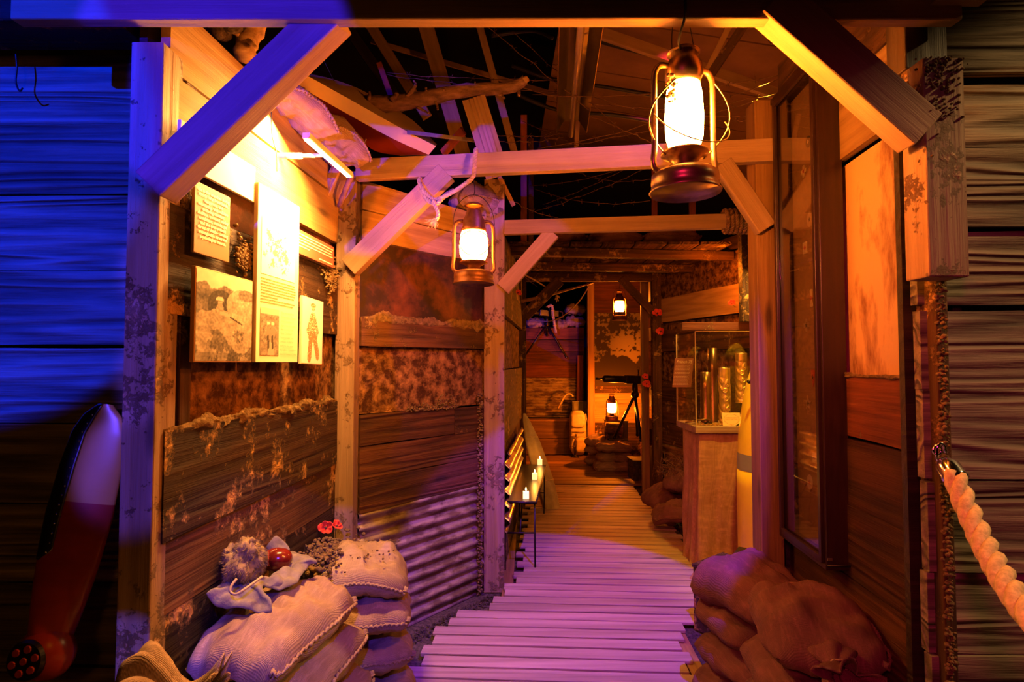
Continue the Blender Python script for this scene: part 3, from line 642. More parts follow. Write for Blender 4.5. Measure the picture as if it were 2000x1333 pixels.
# behind the case
for i,(px,py,d,L,rz,lab) in enumerate(((1298,968,5.55,.42,30,'dark sack heaped behind the draped pedestal, nearest the far posts'),(1318,1004,5.0,.40,-12,'low sack beside the walkway edge in front of the draped pedestal'),(1332,940,5.35,.36,60,'upper sack leaning behind the draped pedestal'))):
    p=at(px,py,d); sandbag(lab,(p.x,p.y,max(.10,p.z)),R(rz),L,.32,.20,'burlap_dark',seed=33+i,bend=.03)
b=MB()
for k in range(90):
    p=at(1315+random.uniform(-28,26),915+random.uniform(-18,22),5.25+random.uniform(-.1,.1)); b.tube([p,p+Vector((random.uniform(-.08,.08),random.uniform(-.08,.08),random.uniform(-.05,.08)))],.002,4)
tag(b.build('dead_brush','bark',None),'tangle of dead brush on top of the sacks behind the pedestal','brush',kind='stuff')
# nook bags
for i,(px,py,d,L,rz,lab) in enumerate(((1198,873,7.75,.50,-4,'top pale sandbag of the small stack in the lantern nook'),(1200,893,7.78,.50,3,'middle sandbag of the small stack in the lantern nook'),(1196,911,7.72,.52,-2,'lowest sandbag of the small stack in the lantern nook'),(1170,860,8.15,.46,55,'upper sandbag going back along the left of the nook stack'))):
    p=at(px,py,d); sandbag(lab,(p.x,p.y,p.z),R(rz),L,.34,.155,'burlap',seed=40+i,bend=.008)
p=at(1170,885,8.15)
for i in range(2): sandbag('lower sandbag going back along the left of the nook stack',(p.x,p.y,.11+.15*i),R(55),.46,.34,.155,'burlap',seed=46+i,bend=.008,group='lower left nook sandbags')
# parapet bags
for i,(px,py,L,lab) in enumerate(((1123,606,.34,'topmost sandbag on the far parapet beside the square post'),(1122,630,.34,'second sandbag on the far parapet beside the square post'),(1094,636,.24,'small sandbag on the far parapet just right of the gun'),(1046,632,.34,'sandbag on the far parapet left of the gun'))):
    p=at(px,py,9.45); sandbag(lab,(p.x,9.45,p.z),R(4),L,.3,.19,'burlap',seed=50+i,bend=.008)
# roof bags
for i,(px,L,lab) in enumerate(((1108,.34,'left sandbag on the low plank roof'),(1200,.48,'middle sandbag on the low plank roof'),(1310,.50,'right reddish sandbag on the low plank roof'))):
    p=at(px,472,4.85); sandbag(lab,(p.x,4.88,2.575),R(3*i),L,.3,.14,'burlap_dark',seed=56+i,bend=.006)
# on top of the walls
p=at(585,208,2.30); sandbag('limp burlap sack hanging over the top of the lamp lit left wall',(p.x,p.y,p.z),R(70),.34,.20,.10,'burlap',seed=61,tilt=R(12),bend=.03)
p=at(655,275,2.62); sandbag('bulging sack on the left wall top beside the corner post',(p.x,p.y,p.z),R(70),.34,.24,.15,'burlap',seed=62,tilt=R(10),bend=.03)
p=at(930,395,3.75); sandbag('violet lit sack behind the hanging lantern on top of the slanting wall',(p.x,p.y,p.z),R(45),.36,.24,.20,'burlap',seed=63,bend=.02)
# ================================================================= exhibition panels on the left wall
WD=(Vector((LB[0],LB[1],0))-Vector((LA[0],LA[1],0))).normalized(); WN=Vector((WD.y,-WD.x,0)); WP=Vector((LA[0],LA[1],0))
def wallpt(px,py,off): return on(px,py,WP+WN*off,WN)
def panelM(px,py,off):
    p=wallpt(px,py,off); return Matrix((WD,Vector((0,0,1)),WN)).transposed().to_4x4(),p
def board(name,label,cat,pxl,pyt,pyb,pxr,off,th,mat,roll=0):
    a=wallpt(pxl,pyt,off); c=wallpt(pxl,pyb,off); r=wallpt(pxr,(pyt+pyb)/2,off)
    Wd=(r-a).dot(WD); Hh=a.z-c.z; Mr,_=panelM(0,0,off); M=Mr.copy(); M.translation=c
    M=M@Matrix.Rotation(roll,4,'Z'); t=thing(name,label,cat,M=M)
    b=MB(); b.box((Wd/2,Hh/2,-th/2),(Wd,Hh,th)); b.build('board',mat,t,'local',bevel=.0015)
    b=MB(); b.box((Wd/2,Hh/2,-th-(off-th)/2),(Wd*.5,Hh*.5,max(.003,off-th))); b.build('mounting_block','wood_black',t,'local')
    return t,Wd,Hh,M
def T3(M,x,y,z=.0022): return M@Matrix.Translation((x,y,z))
def printed(name,t,x,y,w_,h_,fn,nx,ny,mat='print_sepia',z=.0012):
    b=MB(); b.grid(lambda u,v:(x+w_*u,y+h_*v,z),nx,ny)
    cols=[fn(i/nx,j/ny) for j in range(ny+1) for i in range(nx+1)]
    return b.build(name,mat,t,'local',paint=cols)
def fbm(x,y,s=0): return noise.fractal(Vector((x,y,s)),1.0,2.0,5)
def sep(k,tint=(1,.80,.55)):
    k=max(0,min(1,k)); k=k**2.6; return (tint[0]*k*.9,tint[1]*k*.9,tint[2]*k*.9)
def el(u,v,cx,cy,rx,ry): return ((u-cx)/rx)**2+((v-cy)/ry)**2<1
def seg_(u,v,x0,y0,x1,y1,r):
    dx,dy=x1-x0,y1-y0; t=max(0,min(1,((u-x0)*dx+(v-y0)*dy)/(dx*dx+dy*dy))); return math.hypot(u-x0-t*dx,v-y0-t*dy)<r
t,Wd,Hh,M=board('title_sign','blank looking bright white title sign at top left of the side wall','sign',352,232,318,499,.035,.012,'white_board')
t,Wd,Hh,M=board('information_board','olive panel of centred white text below the white title sign','panel',378,350,492,447,.03,.010,'olive_board')
text('lettering',"Life in the trenches during\nWorld War I was harsh,\ndangerous, and\nexhausting, with soldiers\nenduring constant\nshellfire, cramped muddy\nconditions, vermin, gas\nand the ever-present\nthreat of death—causing\nunimaginable stress and\npsychological trauma.",T3(M,Wd/2,Hh*.93),.02,'white_ink',t,'CENTER',bold=.0009,fit=(Wd*.9,Hh*.72))
t,Wd,Hh,M=board('trench_photograph','large sepia photograph of a helmeted soldier with a rifle among earth mounds','photograph',378,518,708,490,.035,.014,'brown_ink')
def soldier(u,v):
    n=fbm(u*7,v*9); f=fbm(u*30,v*34,3); k=.62+.12*n+.10*f
    if v>.80+.04*n: k=.92+.05*n
    if .52<v<.84+.06*fbm(u*5,1) and u<.62: k=.50+.13*n+.13*f
    if el(u,v,.42,.64,.24,.17): k=.34+.10*f
    mound=.48+.10*math.sin(u*2.6+.4)+.03*n
    if v<mound: k=.68+.13*n+.12*f
    if el(u,v,.80,.66,.30,.20): k=.72+.10*n+.12*f
    if el(u,v,.88,.80,.16,.07): k=.55+.15*f
    if v<.36+.05*n and fbm(u*4,v*4,7)>.02: k=.50+.16*f+.1*n
    if v<.10: k*=.85
    if seg_(u,v,.33,.50,.39,.60,.060) : k=.66+.14*f
    if el(u,v,.385,.665,.040,.040): k=.66
    if el(u,v,.385,.70,.066,.034): k=.86+.08*f
    if el(u,v,.385,.682,.075,.008): k=.45
    if seg_(u,v,.44,.56,.80,.44,.010): k=.28
    if seg_(u,v,.40,.55,.55,.53,.022): k=.76
    return sep(k)
printed('photo_print',t,.004,.004,Wd-.008,Hh-.008,soldier,90,110)
t,Wd,Hh,M=board('exhibit_text_panel','tall white panel with splatter picture, paragraphs and a small trench photograph','panel',499,352,708,579,.045,.016,'white_board')
def splat(u,v):
    n=fbm(u*6+v*3,v*8-u*4,11)+.5*fbm(u*25,v*25,4); r=((u-.48)/.5)**2+((v-.45-.25*(.5-u))/.45)**2
    return (.80,.42,.16) if n>.18+.9*(r-.35) and r<1.1 else (.85,.80,.70)
printed('splatter_picture',t,Wd*.08,Hh*.50,Wd*.80,Hh*.32,splat,50,60)
def marching(u,v):
    k=.60+.15*fbm(u*8,v*12,2)+.15*fbm(u*30,v*34,5)
    if v>.86: k=.85
    if .40<u<.75 and v<.30: k=.75
    for cx,cy in ((.43,.60),(.66,.60)):
        if el(u,v,cx,cy-.12,.12,.14): k=.62
        if el(u,v,cx,cy+.08,.09,.03): k=.95
        if seg_(u,v,cx-.02,cy-.22,cx,cy-.42,.05): k=.35
    return sep(k)
printed('trench_photo',t,Wd*.08,Hh*.04,Wd*.42,Hh*.27,marching,30,50)
text('column_text',"Water was everywhere.\nThe water table in Flanders\nreached the surface, so\ndigging was as much taking\nwater as moving earth.\nHence, \"Duckboards\"\nflooring provided some\nsemblance of relief, but\nduring the rainy season\nhip waders — if available —\nwere the footwear of choice.",T3(M,Wd*.535,Hh*.305),.01,'brown_ink',t,spacing=1.25,fit=(Wd*.41,Hh*.262))
b=MB()
for k in range(9):
    y=Hh*(.475-.0165*k); x0=Wd*.08; x1=Wd*(.90-.06*random.random() if k!=6 else .45); x=x0
    while x<x1:
        w_=random.uniform(.006,.022); b.box((x+w_/2,y,.0012),(w_,.0028,.001)); x+=w_+.003
b.build('paragraph_lines','brown_ink',t,'local')
t,Wd,Hh,M=board('quotation_sign','small rose sign with white text, right of the tall white panel','sign',581,446,494,652,.03,.008,'rose_board')
b=MB()
for k in range(5):
    y=Hh*(.83-.125*k); x=Wd*.03; x1=Wd*(.93 if k<4 else .25)
    while x<x1:
        w_=random.uniform(.006,.024); b.box((x+w_/2,y,.0008),(w_,.0045,.001)); x+=w_+.004
b.build('text_lines','white_ink',t,'local'); b=MB()
x=Wd*.56
while x<Wd*.95:
    w_=random.uniform(.008,.02); b.box((x+w_/2,Hh*.14,.0008),(w_,.005,.001)); x+=w_+.004
b.build('attribution_line','white_ink',t,'local')
t,Wd,Hh,M=board('soldier_drawing','narrow white board with sepia ink drawing of a standing helmeted soldier','drawing',587,576,711,628,.035,.010,'white_board',roll=R(-1.5))
def sketch(u,v):
    w_=(.85,.80,.70); f=fbm(u*26,v*40,9); k=0
    if el(u,v,.50,.64,.17,.16): k=.45
    if seg_(u,v,.40,.70,.26,.50,.05) or seg_(u,v,.60,.70,.74,.50,.05): k=.5
    if el(u,v,.50,.43,.24,.10): k=.6
    if seg_(u,v,.42,.40,.36,.10,.09) or seg_(u,v,.60,.40,.76,.14,.09): k=.9
    if el(u,v,.50,.86,.07,.05): k=.3
    if el(u,v,.50,.905,.13,.035): k=.7
    if k and f<k*.75-.25: return (.40,.20,.09)
    if k: return (.78,.62,.42)
    return w_
printed('ink_figure',t,.004,.004,Wd-.008,Hh-.008,sketch,60,130)
# picture light
t=thing('picture_light','slim lit bar lamp on an arm above the exhibition panels','lamp',(-.95,2.27,2.346))
b=MB(); b.tube([(-.955,2.27,2.346),(-.86,2.275,2.346)],.012,12); b.tube([(-.865,2.275,2.346),(-.77,2.28,2.352)],.008,12); b.build('arm','lamp_white',t,smooth=True)
b=MB(); b.bar((-.772,2.08,2.352),(-.735,2.53,2.352),.03,.022); b.build('bar_housing','lamp_white',t,bevel=.002)
b=MB(); b.bar((-.776,2.09,2.3395),(-.739,2.52,2.3395),.014,.004); b.build('light_strip','led_strip',t)
area('picture_light_beam',(-.79,2.27,2.33),(-1.03,2.16,2.0),90,(1,.46,.11),.04,.42)
cable('lamp_cord','thin cord hanging from the picture light arm down the bright wall',[wallpt(530,190,.03),wallpt(531,260,.035),wallpt(540,300,.03),wallpt(541,335,.02)],.0022,'cable_black','cord')
cable('rusty_chain','short frayed strap hanging inside the front left post',[at(330,480,1.66),at(327,560,1.66),at(322,680,1.66)],.009,'canvas','strap')
# ================================================================= hall roof, wires
RT_=[((820,10),(905,305),4.4,.12,'hall_timber','broad bright rafter falling diagonally above the branch'),
 ((705,20),(835,230),4.8,.09,'hall_timber','dim rafter left of the broad bright rafter'),
 ((655,20),(790,215),5.2,.10,'wood_black','faintest dark rafter at the far left of the roof opening'),
 ((928,20),(1005,300),4.3,.055,'hall_timber','slender rafter falling left of the unlit tube fixture'),
 ((725,80),(1100,190),5.0,.045,'hall_timber','long sloping purlin crossing behind the rafters'),
 ((1145,55),(1520,185),3.4,.07,'hall_timber','pale sloping batten on the roof lining right of the fixture'),
 ((1445,10),(1375,150),3.2,.035,'hall_timber','thin strut just right of the brightest lantern, near the beam'),
 ((1480,10),(1385,150),3.0,.05,'wood_brown','dark strut second right of the brightest lantern'),
 ((1500,70),(1560,30),2.9,.08,'wood_brown','short timber showing between tall cabinet and right brace'),
 ((795,275),(740,123),3.4,.035,'red_timber','red broken stake standing behind the branch'),
 ((905,255),(865,300),3.3,.05,'red_timber','red slanted stake end just above the second beam'),
 ((1023,225),(1023,478),4.8,.055,'red_timber','upright round stake behind the second beam, left of centre'),
 ((1037,270),(1037,478),4.85,.045,'wood_brown','shorter dark stake right beside the round stake'),
 ((1128,235),(1125,300),4.3,.035,'hall_timber','thin pale stake below the unlit tube fixture'),
 ((1278,330),(1278,478),4.8,.05,'red_timber','red stake below the brightest lantern, left one'),
 ((1352,335),(1352,482),4.8,.055,'red_timber','red stake below the brightest lantern, right one'),
 ((975,345),(1003,402),3.7,.03,'wood_walk','short stick leaning just right of the violet lit post'),
 ((795,258),(945,277),3.1,.022,'canvas_blue_grey','pale thin lath under the branch')]
for (p0,p1,d,wd,mat,lab) in RT_:
    a=at(*p0,d); c=at(*p1,d+.15); b=MB(); b.bar(a,c,wd,wd*.45,(0,-1,0),rnd(),.002,6)
    tag(b.build('roof_timber' if 'rafter' in lab or 'purlin' in lab or 'batten' in lab or 'strut' in lab or 'timber' in lab else 'wooden_stake',mat,None,frame_from(a,c,(0,-1,0)),bevel=.003),lab,'timber' if 'stake' not in lab else 'stake')
# grooved board
a=at(925,192,3.05); c=at(972,345,3.05); M=frame_from(a,c,(0,-1,0)); b=MB(); L=(c-a).length
ys=[-.065,-.03,-.024,-.006,0,.014,.02,.036,.042,.065]; prof=[(y,.012 if i%2==0 else .004) for i,y in enumerate(ys)]
b.poly([M@Vector((0,y,z)) for y,z in prof]+[M@Vector((0,.065,-.008)),M@Vector((0,-.065,-.008))],M.to_3x3()@Vector((L,0,0)))
tag(b.build('grooved_board','wood_beam',None,M),'pale grooved board hanging down behind the second beam under the branch','board')
# unlit tube fixture
t=thing('tube_fixture','long unlit trough light with a dark tube hanging under the roof','light fixture',at(1115,100,3.3))
zf=3.14
def fx(x,y): return Vector((x,y,zf))
x0=at(1117,240,3.86).x; x1=at(1116,30,2.66).x
b=MB(); prof=[(-.105,-.03),(-.06,.045),(.06,.045),(.105,-.03)]
b.grid(lambda u,v:Vector((x0+(x1-x0)*v+interp([(0,-.105),(.33,-.05),(.67,.05),(1,.105)],u),3.88-1.9*v,zf+interp([(0,-.03),(.33,.055),(.67,.055),(1,-.03)],u))),12,4)
b.build('reflector','galvanised',t,solid=.003)
b=MB(); b.tube([(x0,3.93,zf-.03),(x1,2.0,zf-.03)],.019,14); b.build('tube','fixture_tube',t,smooth=True)
for s in (-1,1):
    b=MB(); b.tube([(x0+s*.105,3.88,zf-.03),(x1+s*.105,2.0,zf-.03)],.004,6); b.build('edge_trim','brass_dark',t)
b=MB(); b.tube([(x0,3.7,zf+.05),(x0,3.7,4.0)],.004,6); b.tube([(x1,2.3,zf+.05),(x1,2.3,4.0)],.004,6); b.build('hanging_rod','iron',t)
t=thing('round_hall_lamp','faint round lamp shade high in the dark hall at upper left','lamp',at(655,72,7))
b=MB(); b.lathe([(.0,.10),(.12,.07),(.20,0),(.17,.02),(0,.05)],Matrix.Translation(at(655,80,7))); b.build('shade','galvanised',t,smooth=True)
b=MB(); b.tube([at(655,75,7),at(655,0,7)+Vector((0,0,.9))],.004,5); b.build('suspension_wire','iron',t)
# cables on roof boards
for i,(pts,lab) in enumerate((([(1150,75),(1210,92),(1290,112),(1340,118)],'black cable bundle sagging across the upper roof lining'),([(1000,128),(1080,155),(1180,170),(1300,190)],'black cable crossing the roof lining at mid height'),([(960,70),(1040,60),(1080,75)],'black cable near the top left of the roof lining'),([(1010,185),(1090,215),(1200,225),(1290,240)],'lowest black cable sagging over the roof lining'))):
    for k in range(1): cable('roof_cable',lab,[at(x,y,4.05-.2*(x-1000)/300) for x,y in pts],.014,'cable_black')
# barbed wires
def wire(p0,p1,d0,d1,sag,n):
    a=at(*p0,d0); c=at(*p1,d1); b=MB(); L=(c-a).length; pts=[]
    m=24
    for k in range(m+1):
        u=k/m; q=a.lerp(c,u); q.z-=sag*4*u*(1-u); q+=Vector((noise.noise(Vector((u*9,n,0))),noise.noise(Vector((u*9,n,4))),noise.noise(Vector((u*9,n,8)))))*.012; pts.append(q)
    b.tube(pts,.0022,5)
    nb=max(2,int(L/.13))
    for k in range(1,nb):
        u=k/nb*m; q=pts[int(u)].lerp(pts[min(m,int(u)+1)],u%1)
        for s in range(2):
            e=Vector((random.uniform(-1,1),random.uniform(-1,1),random.uniform(-1,1))).normalized()*.022; b.tube([q-e,q+e],.0014,4)
    return tag(b.build('barbed_wire','barbed_steel',None,smooth=True),'thin rusty barbed wire strand strung across the dark roof opening','barbed wire','barbed wire strands across the roof opening')
WR=[((755,142),(1160,155),3.4,3.6,.02),((755,145),(1160,180),3.4,3.7,.03),((925,30),(1150,215),3.2,3.4,.0),((1000,60),(1230,270),3.4,3.6,0),
 ((1040,185),(1530,145),3.3,2.9,.05),((1150,200),(1530,180),3.3,2.9,.06),((1150,225),(1300,290),3.2,3.0,0),((1160,190),(1480,225),3.4,3.0,.05),((1050,290),(1530,150),3.6,2.9,.05),
 ((1020,237),(1180,310),4.4,3.6,0),((1100,285),(1480,195),3.7,3.0,.03),((920,258),(1100,262),3.1,3.5,.02),((920,268),(1100,268),3.1,3.5,.03),
 ((1035,363),(1270,310),4.4,3.8,.04),((1060,400),(1240,320),4.5,4.0,.02),((1040,415),(1260,330),4.5,4.0,.02),((1045,370),(1270,392),4.4,4.0,.06),((1110,330),(1270,350),4.3,4.0,.05),((1005,395),(1090,425),3.8,4.4,.02),((1400,235),(1480,230),2.9,2.7,.01),((1000,510),(1050,560),5.3,6.0,.03)]
for i,(a,c,d0,d1,sg) in enumerate(WR): wire(a,c,d0,d1,sg,i)
# ================================================================= suspended wing
def wingpt(t,k):
    """t along the length (left 0 .. right 1); k: 0 ridge, 1 upper chine, 2 lower chine, 3 keel on the far side"""
    top=interp([(0,(0,0)),],0) if False else None
A=[(560,141),(590,142),(640,152),(693,170),(745,197),(806,235),(852,281)]
Bc=[(560,142),(596,147),(645,173),(697,202),(748,231),(803,261),(850,285)]
Cc=[(556,153),(590,172),(640,201),(690,229),(740,257),(790,282),(836,302)]
Dd=[(560,165),(600,195),(640,225),(675,250),(705,275),(735,296),(780,304)]
rings=[]
for i in range(7):
    d=2.55+.75*i/6; a,b_,c_,d_=at(*A[i],d+.26),at(*Bc[i],d),at(*Cc[i],d+.02),at(*Dd[i],d+.20)
    e=(a+d_)/2+Vector((.10,.22,.02)); 
    if i in (0,6): e=(a+d_)/2+Vector((.0,.03,.0))
    rings.append([a,b_,c_,d_,e])
t=thing('aircraft_float','suspended lens shaped red, cream and tan aircraft float above the left wall','aircraft float',at(700,220,2.9))
def strip(k,name,mat):
    b=MB(); n=24
    def fn(u,v):
        x=u*6; i=min(5,int(x)); f=x-i; k2=(k+1)%5
        def cr(kk):
            P=[rings[max(0,i-1)][kk],rings[i][kk],rings[i+1][kk],rings[min(6,i+2)][kk]]
            return .5*((2*P[1])+(P[2]-P[0])*f+(2*P[0]-5*P[1]+4*P[2]-P[3])*f*f+(3*P[1]-P[0]-3*P[2]+P[3])*f**3)
        return cr(k).lerp(cr(k2),v)
    b.grid(fn,n,3); return b.build(name,mat,t,smooth=True)
strip(0,'deck','tan_paint'); strip(1,'side_band','cream_paint'); strip(2,'underside','red_paint'); strip(3,'inner_side','red_paint'); strip(4,'top','cream_paint')
b=MB(); b.poly([r for r in rings[0]],Vector((-.004,-.004,0))); b.poly(rings[6],Vector((.004,.004,0))); b.build('end_cap','cream_paint',t)
b=MB(); b.tube([at(715,272,2.85),at(709,287,2.83)],.004,8); b.build('wooden_peg','wood_beam',t)
cable('suspension_line','thin line holding up the suspended aircraft float',[at(653,70,6.9)+Vector((0,-3.9,0)),at(652,158,2.93)],.0012,'iron','line')
# ================================================================= branch
t=thing('tree_branch','broken bare tree branch reaching above the second beam toward the light','branch',at(870,185,3.15))
pts=smoothpts([at(640,215,3.2),at(700,205,3.18),at(765,203,3.15),at(830,192,3.12),at(900,178,3.1),at(960,174,3.1),at(1000,170,3.08),at(1026,156,3.06)],5)
n=len(pts); b=MB(); b.tube([p+Vector((0,0,.004*noise.noise(p*20))) for p in pts],[(.054-.028*k/n)*(1+.18*noise.noise(Vector((k*.7,0,0)))) for k in range(n)],14); b.build('limb','bark',t,smooth=True)
for (x0,y0,x1,y1,r) in ((795,190,812,166,.014),(812,166,808,158,.007),(765,196,775,184,.018),(830,186,832,172,.010),(860,182,868,175,.013),(925,172,928,160,.006),(815,210,838,222,.008),(850,198,855,214,.008),(970,180,985,192,.010),(995,165,1000,158,.008),(1010,172,1014,186,.012),(720,195,722,180,.010)):
    b=MB(); b.tube(smoothpts([at(x0,y0,3.1),at((x0+x1)/2+1,(y0+y1)/2,3.09),at(x1,y1,3.06)]),[r]*4+[r*.9]*2+[r*.7]*3,8); b.build('twig','bark',t,smooth=True)
b=MB(); b.tube([at(1024,158,3.04),at(1030,153,3.04)],.018,10); b.build('broken_end','wood_pale',t,smooth=True)
# birch stub and roots at top left
t=thing('birch_log','rough stub of pale log with broken twigs standing on the left wall top','log',at(490,70,2.0))
b=MB(); b.tube(smoothpts([at(510,28,2.02),at(495,60,2.0),at(480,90,1.99),at(478,112,1.98)]),[.036+.004*math.sin(k*2) for k in range(13)],16); b.build('trunk','birch_bark',t,smooth=True)
for (x0,y0,x1,y1) in ((500,45,520,34),(485,80,500,92),(470,70,455,62)):
    b=MB(); b.tube([at(x0,y0,1.97),at(x1,y1,1.94)],[.012,.006],8); b.build('twig','birch_bark',t,smooth=True)
t=None
b=MB()
for k in range(50): b.ball(at(428+random.uniform(-34,34),58+random.uniform(-16,14),1.9+random.uniform(-.04,.06)),random.uniform(.012,.03),nu=8,nv=5)
tag(b.build('root_clod','mud_dark',None,smooth=True),'dark clod of earth and roots on the wall top at upper left','earth clod',kind='stuff')
# ================================================================= propeller leaning on the front left facade
t=thing('aircraft_propeller','red and yellow wooden propeller with riveted metal edge leaning on the blue lit facade','propeller',at(60,1290,1.56))
H0=at(88,1290,1.60); H1=at(208,790,1.70); ax=(H1-H0).normalized(); sx=Vector((1,0,0)); sx=(sx-ax*sx.dot(ax)).normalized(); sn=ax.cross(sx); Lp=(H1-H0).length
WT=[(0,.050),(.08,.052),(.18,.064),(.35,.080),(.55,.092),(.75,.090),(.88,.080),(.95,.058),(1.0,.020)]
WC=[(0,.020),(.15,.012),(.4,.0),(1,.0)]
def pr(t_,u):
    w_=interp(WT,t_); th=interp([(0,.045),(.15,.03),(1,.008)],t_); a=2*PI*u
    # twist of the blade toward the hub
    tw=.5*(1-t_)**2; x=math.cos(a)*w_; z=math.sin(a)*th
    return H0+ax*(Lp*t_)+sx*(x*math.cos(tw)-z*math.sin(tw)+.0)+sn*(x*math.sin(tw)+z*math.cos(tw))
def pgrid(t0,t1,u0,u1,n,m,off=0):
    b=MB(); 
    def fn(u,v):
        tt=t0+(t1-t0)*v; uu=u0+(u1-u0)*u; p=pr(tt,uu)
        if off: c=H0+ax*(Lp*tt); p=p+(p-c).normalized()*off
        return p
    b.grid(fn,n,m); return b
pgrid(0,.60,0,1,40,40).build('blade','propeller_red',t,smooth=True)
pgrid(.60,1,0,1,40,30).build('painted_tip','propeller_yellow',t,smooth=True)
def sheath(u,v):
    tt=.37+.63*v; half=interp([(0,.02),(.06,.11),(.8,.12),(1,.16)],v); p=pr(tt,.57+half*(2*u-1)); c=H0+ax*(Lp*tt); return p+(p-c).normalized()*.0025
b=MB(); b.grid(sheath,16,40); b.build('metal_edge_sheath','chrome_strip',t,smooth=True,solid=.001)
b=MB()
for k in range(16):
    v=.05+.058*k; p=sheath(1-.12,v) if pr(.6,.6).y<pr(.6,.4).y else sheath(.12,v); b.ball(p,.003,nu=6,nv=4)
b.build('rivets','chrome',t,smooth=True)
HM=Matrix((sx,ax,-sn if sn.y>0 else sn)).transposed().to_4x4(); HM.translation=H0-ax*.0
HM=frame_from(at(58,1288,1.565),at(58,1288,1.565)+Vector((1,0,0)),(.35,-1,.15))
b=MB(); b.ball(H0+ax*.02,.075,nu=28,nv=18,sc_=(1.0,.72,1.0)); b.build('hub','propeller_red',t,smooth=True)
b=MB(); b.lathe([(0,.02),(.046,.02),(.052,.012),(.052,-.02)],HM,40); b.build('hub_plate','black_paint',t,smooth=False)
for k in range(6):
    a=2*PI*k/6+.3; b=MB(); b.lathe([(0,.0235),(.009,.0235),(.0105,.019)],HM@Matrix.Translation((.031*math.cos(a),.031*math.sin(a),0)),16); b.build('bolt_hole','propeller_red',t)
b=MB(); b.lathe([(0,.0235),(.0085,.0235),(.010,.019)],HM,16); b.build('bolt_hole','propeller_red',t)
cable('hanging_hook','thin dark wire hook hanging on the top board of the blue facade',[at(30,98,1.72),at(33,130,1.72),at(31,160,1.72),at(38,178,1.71),at(44,172,1.70)],.0025,'cable_black','hook')
# eaves of the left facade
tag(timber('eaves_board',(-3.4,1.70,2.54),(-1.14,1.66,2.52),.16,.07,'wood_dark'),'dark eaves board above the blue lit front left facade','board')
a=at(-60,45,1.75); tag(timber('rafter_end',(a.x,1.78,a.z+.02),(-1.35,1.62,2.62),.05,.15,'wood_beam'),'blue lit board at the very top left corner','board')
# ================================================================= things on the left stack
c0=at(476,1100,1.93); t=thing('fur_cap','shaggy grey brown fur cap lying on the violet lit sandbag','cap',c0-Vector((0,0,.08)))
rx,ry,rz=.074,.078,.086
def lump(v): return .86+.36*noise.noise(v*1.7+Vector((3,1,0)))+.16*noise.noise(v*5)
def fb(u,v):
    a=2*PI*u; q=PI*(v-.5); d=Vector((math.cos(q)*math.cos(a),math.cos(q)*math.sin(a),math.sin(q))); return c0+Vector((d.x*rx,d.y*ry,d.z*rz))*lump(d)
b=MB(); b.grid(fb,48,28,wrapu=True); b.build('cap_body','fur',t,smooth=True,merge=True)
b=MB()
for k in range(7000):
    v=Vector((random.gauss(0,1),random.gauss(0,1),random.gauss(0,1))).normalized()
    if v.z<-.8: continue
    p=c0+Vector((v.x*rx,v.y*ry,v.z*rz))*lump(v)*.97; nn=Vector((noise.noise(v*4),noise.noise(v*4+Vector((5,0,0))),noise.noise(v*4+Vector((0,7,0)))-.3))*1.5
    e=(v*.55+nn+Vector((random.uniform(-.3,.3),random.uniform(-.3,.3),random.uniform(-.3,.3)))).normalized()*random.uniform(.009,.018)
    s=v.cross(Vector((random.random(),random.random(),random.random()))).normalized()*.0012; s2=v.cross(s).normalized()*.0012
    b.add([p-s,p+s,p+s2,p+e],[(0,1,3),(1,2,3),(2,0,3)],rnd())
tag(b.build('fur_hair','fur',t),kind='stuff')
def cloth(name,label,pts,z,mat,seed,thick=.008,amp=.022,cat='cloth',d0=None):
    """soft folded cloth outline (world xy from a ring of points) lying on what is below"""
    pts=[Vector(p) for p in pts]; c=sum(pts,Vector())/len(pts); n=48; ring=[]
    cl=smoothpts(pts+[pts[0]],6)[:-1]
    b=MB(); m=len(cl)
    def fn(u,v):
        p=cl[int(u*m)%m]; r=.02+.98*v; q=c.lerp(p,r); q=q.copy()
        q.z+=amp*(1-r**4)*(1.0+.9*noise.noise(Vector((q.x*16,q.y*16,seed))))+.016*noise.noise(Vector((q.x*34,q.y*34,seed+3)))
        return q
    b.grid(fn,m,12,wrapu=True); b.add([fn(i/m,0) for i in range(m)],[tuple(range(m))])
    return tag(b.build(name,mat,None,smooth=True,solid=thick,merge=True,sub=1),label,cat)
cloth('canvas_bag','blue grey canvas bag flap in front of the fur cap on the sandbag',[at(402,1160,1.80),at(420,1185,1.80),at(470,1192,1.80),at(525,1200,1.82),at(530,1178,1.84),at(512,1150,1.90),at(560,1140,1.98),at(530,1130,2.0),at(470,1140,1.94),at(430,1146,1.88)],.7,'canvas_blue_grey',3)
cloth('canvas_hood','blue grey canvas hood with frayed edge beside the glossy dark red ball',[at(512,1148,1.92),at(545,1155,1.94),at(578,1140,2.0),at(600,1110,2.12),at(620,1100,2.16),at(595,1088,2.24),at(565,1082,2.26),at(560,1112,2.12),at(535,1135,2.02)],.7,'canvas_blue_grey',8)
cloth('folded_rag','small folded rag between the cap and the wall planks',[at(520,1072,2.22),at(535,1058,2.24),at(555,1062,2.24),at(566,1078,2.22),at(540,1086,2.2)],.7,'canvas_blue_grey',12)
cable('drawstring','pale drawstring curling over the canvas bag in front of the fur cap',[at(462,1138,1.80)+Vector((0,0,.01)),at(452,1145,1.78),at(450,1157,1.77),at(462,1161,1.77),at(480,1150,1.79),at(512,1127,1.86)],.0042,'canvas','cord')
t=thing('glossy_ball','glossy dark red cleft ball lying between the fur cap and the hood','ball',at(540,1112,2.06))
cc=at(541,1093,2.10)
b=MB()
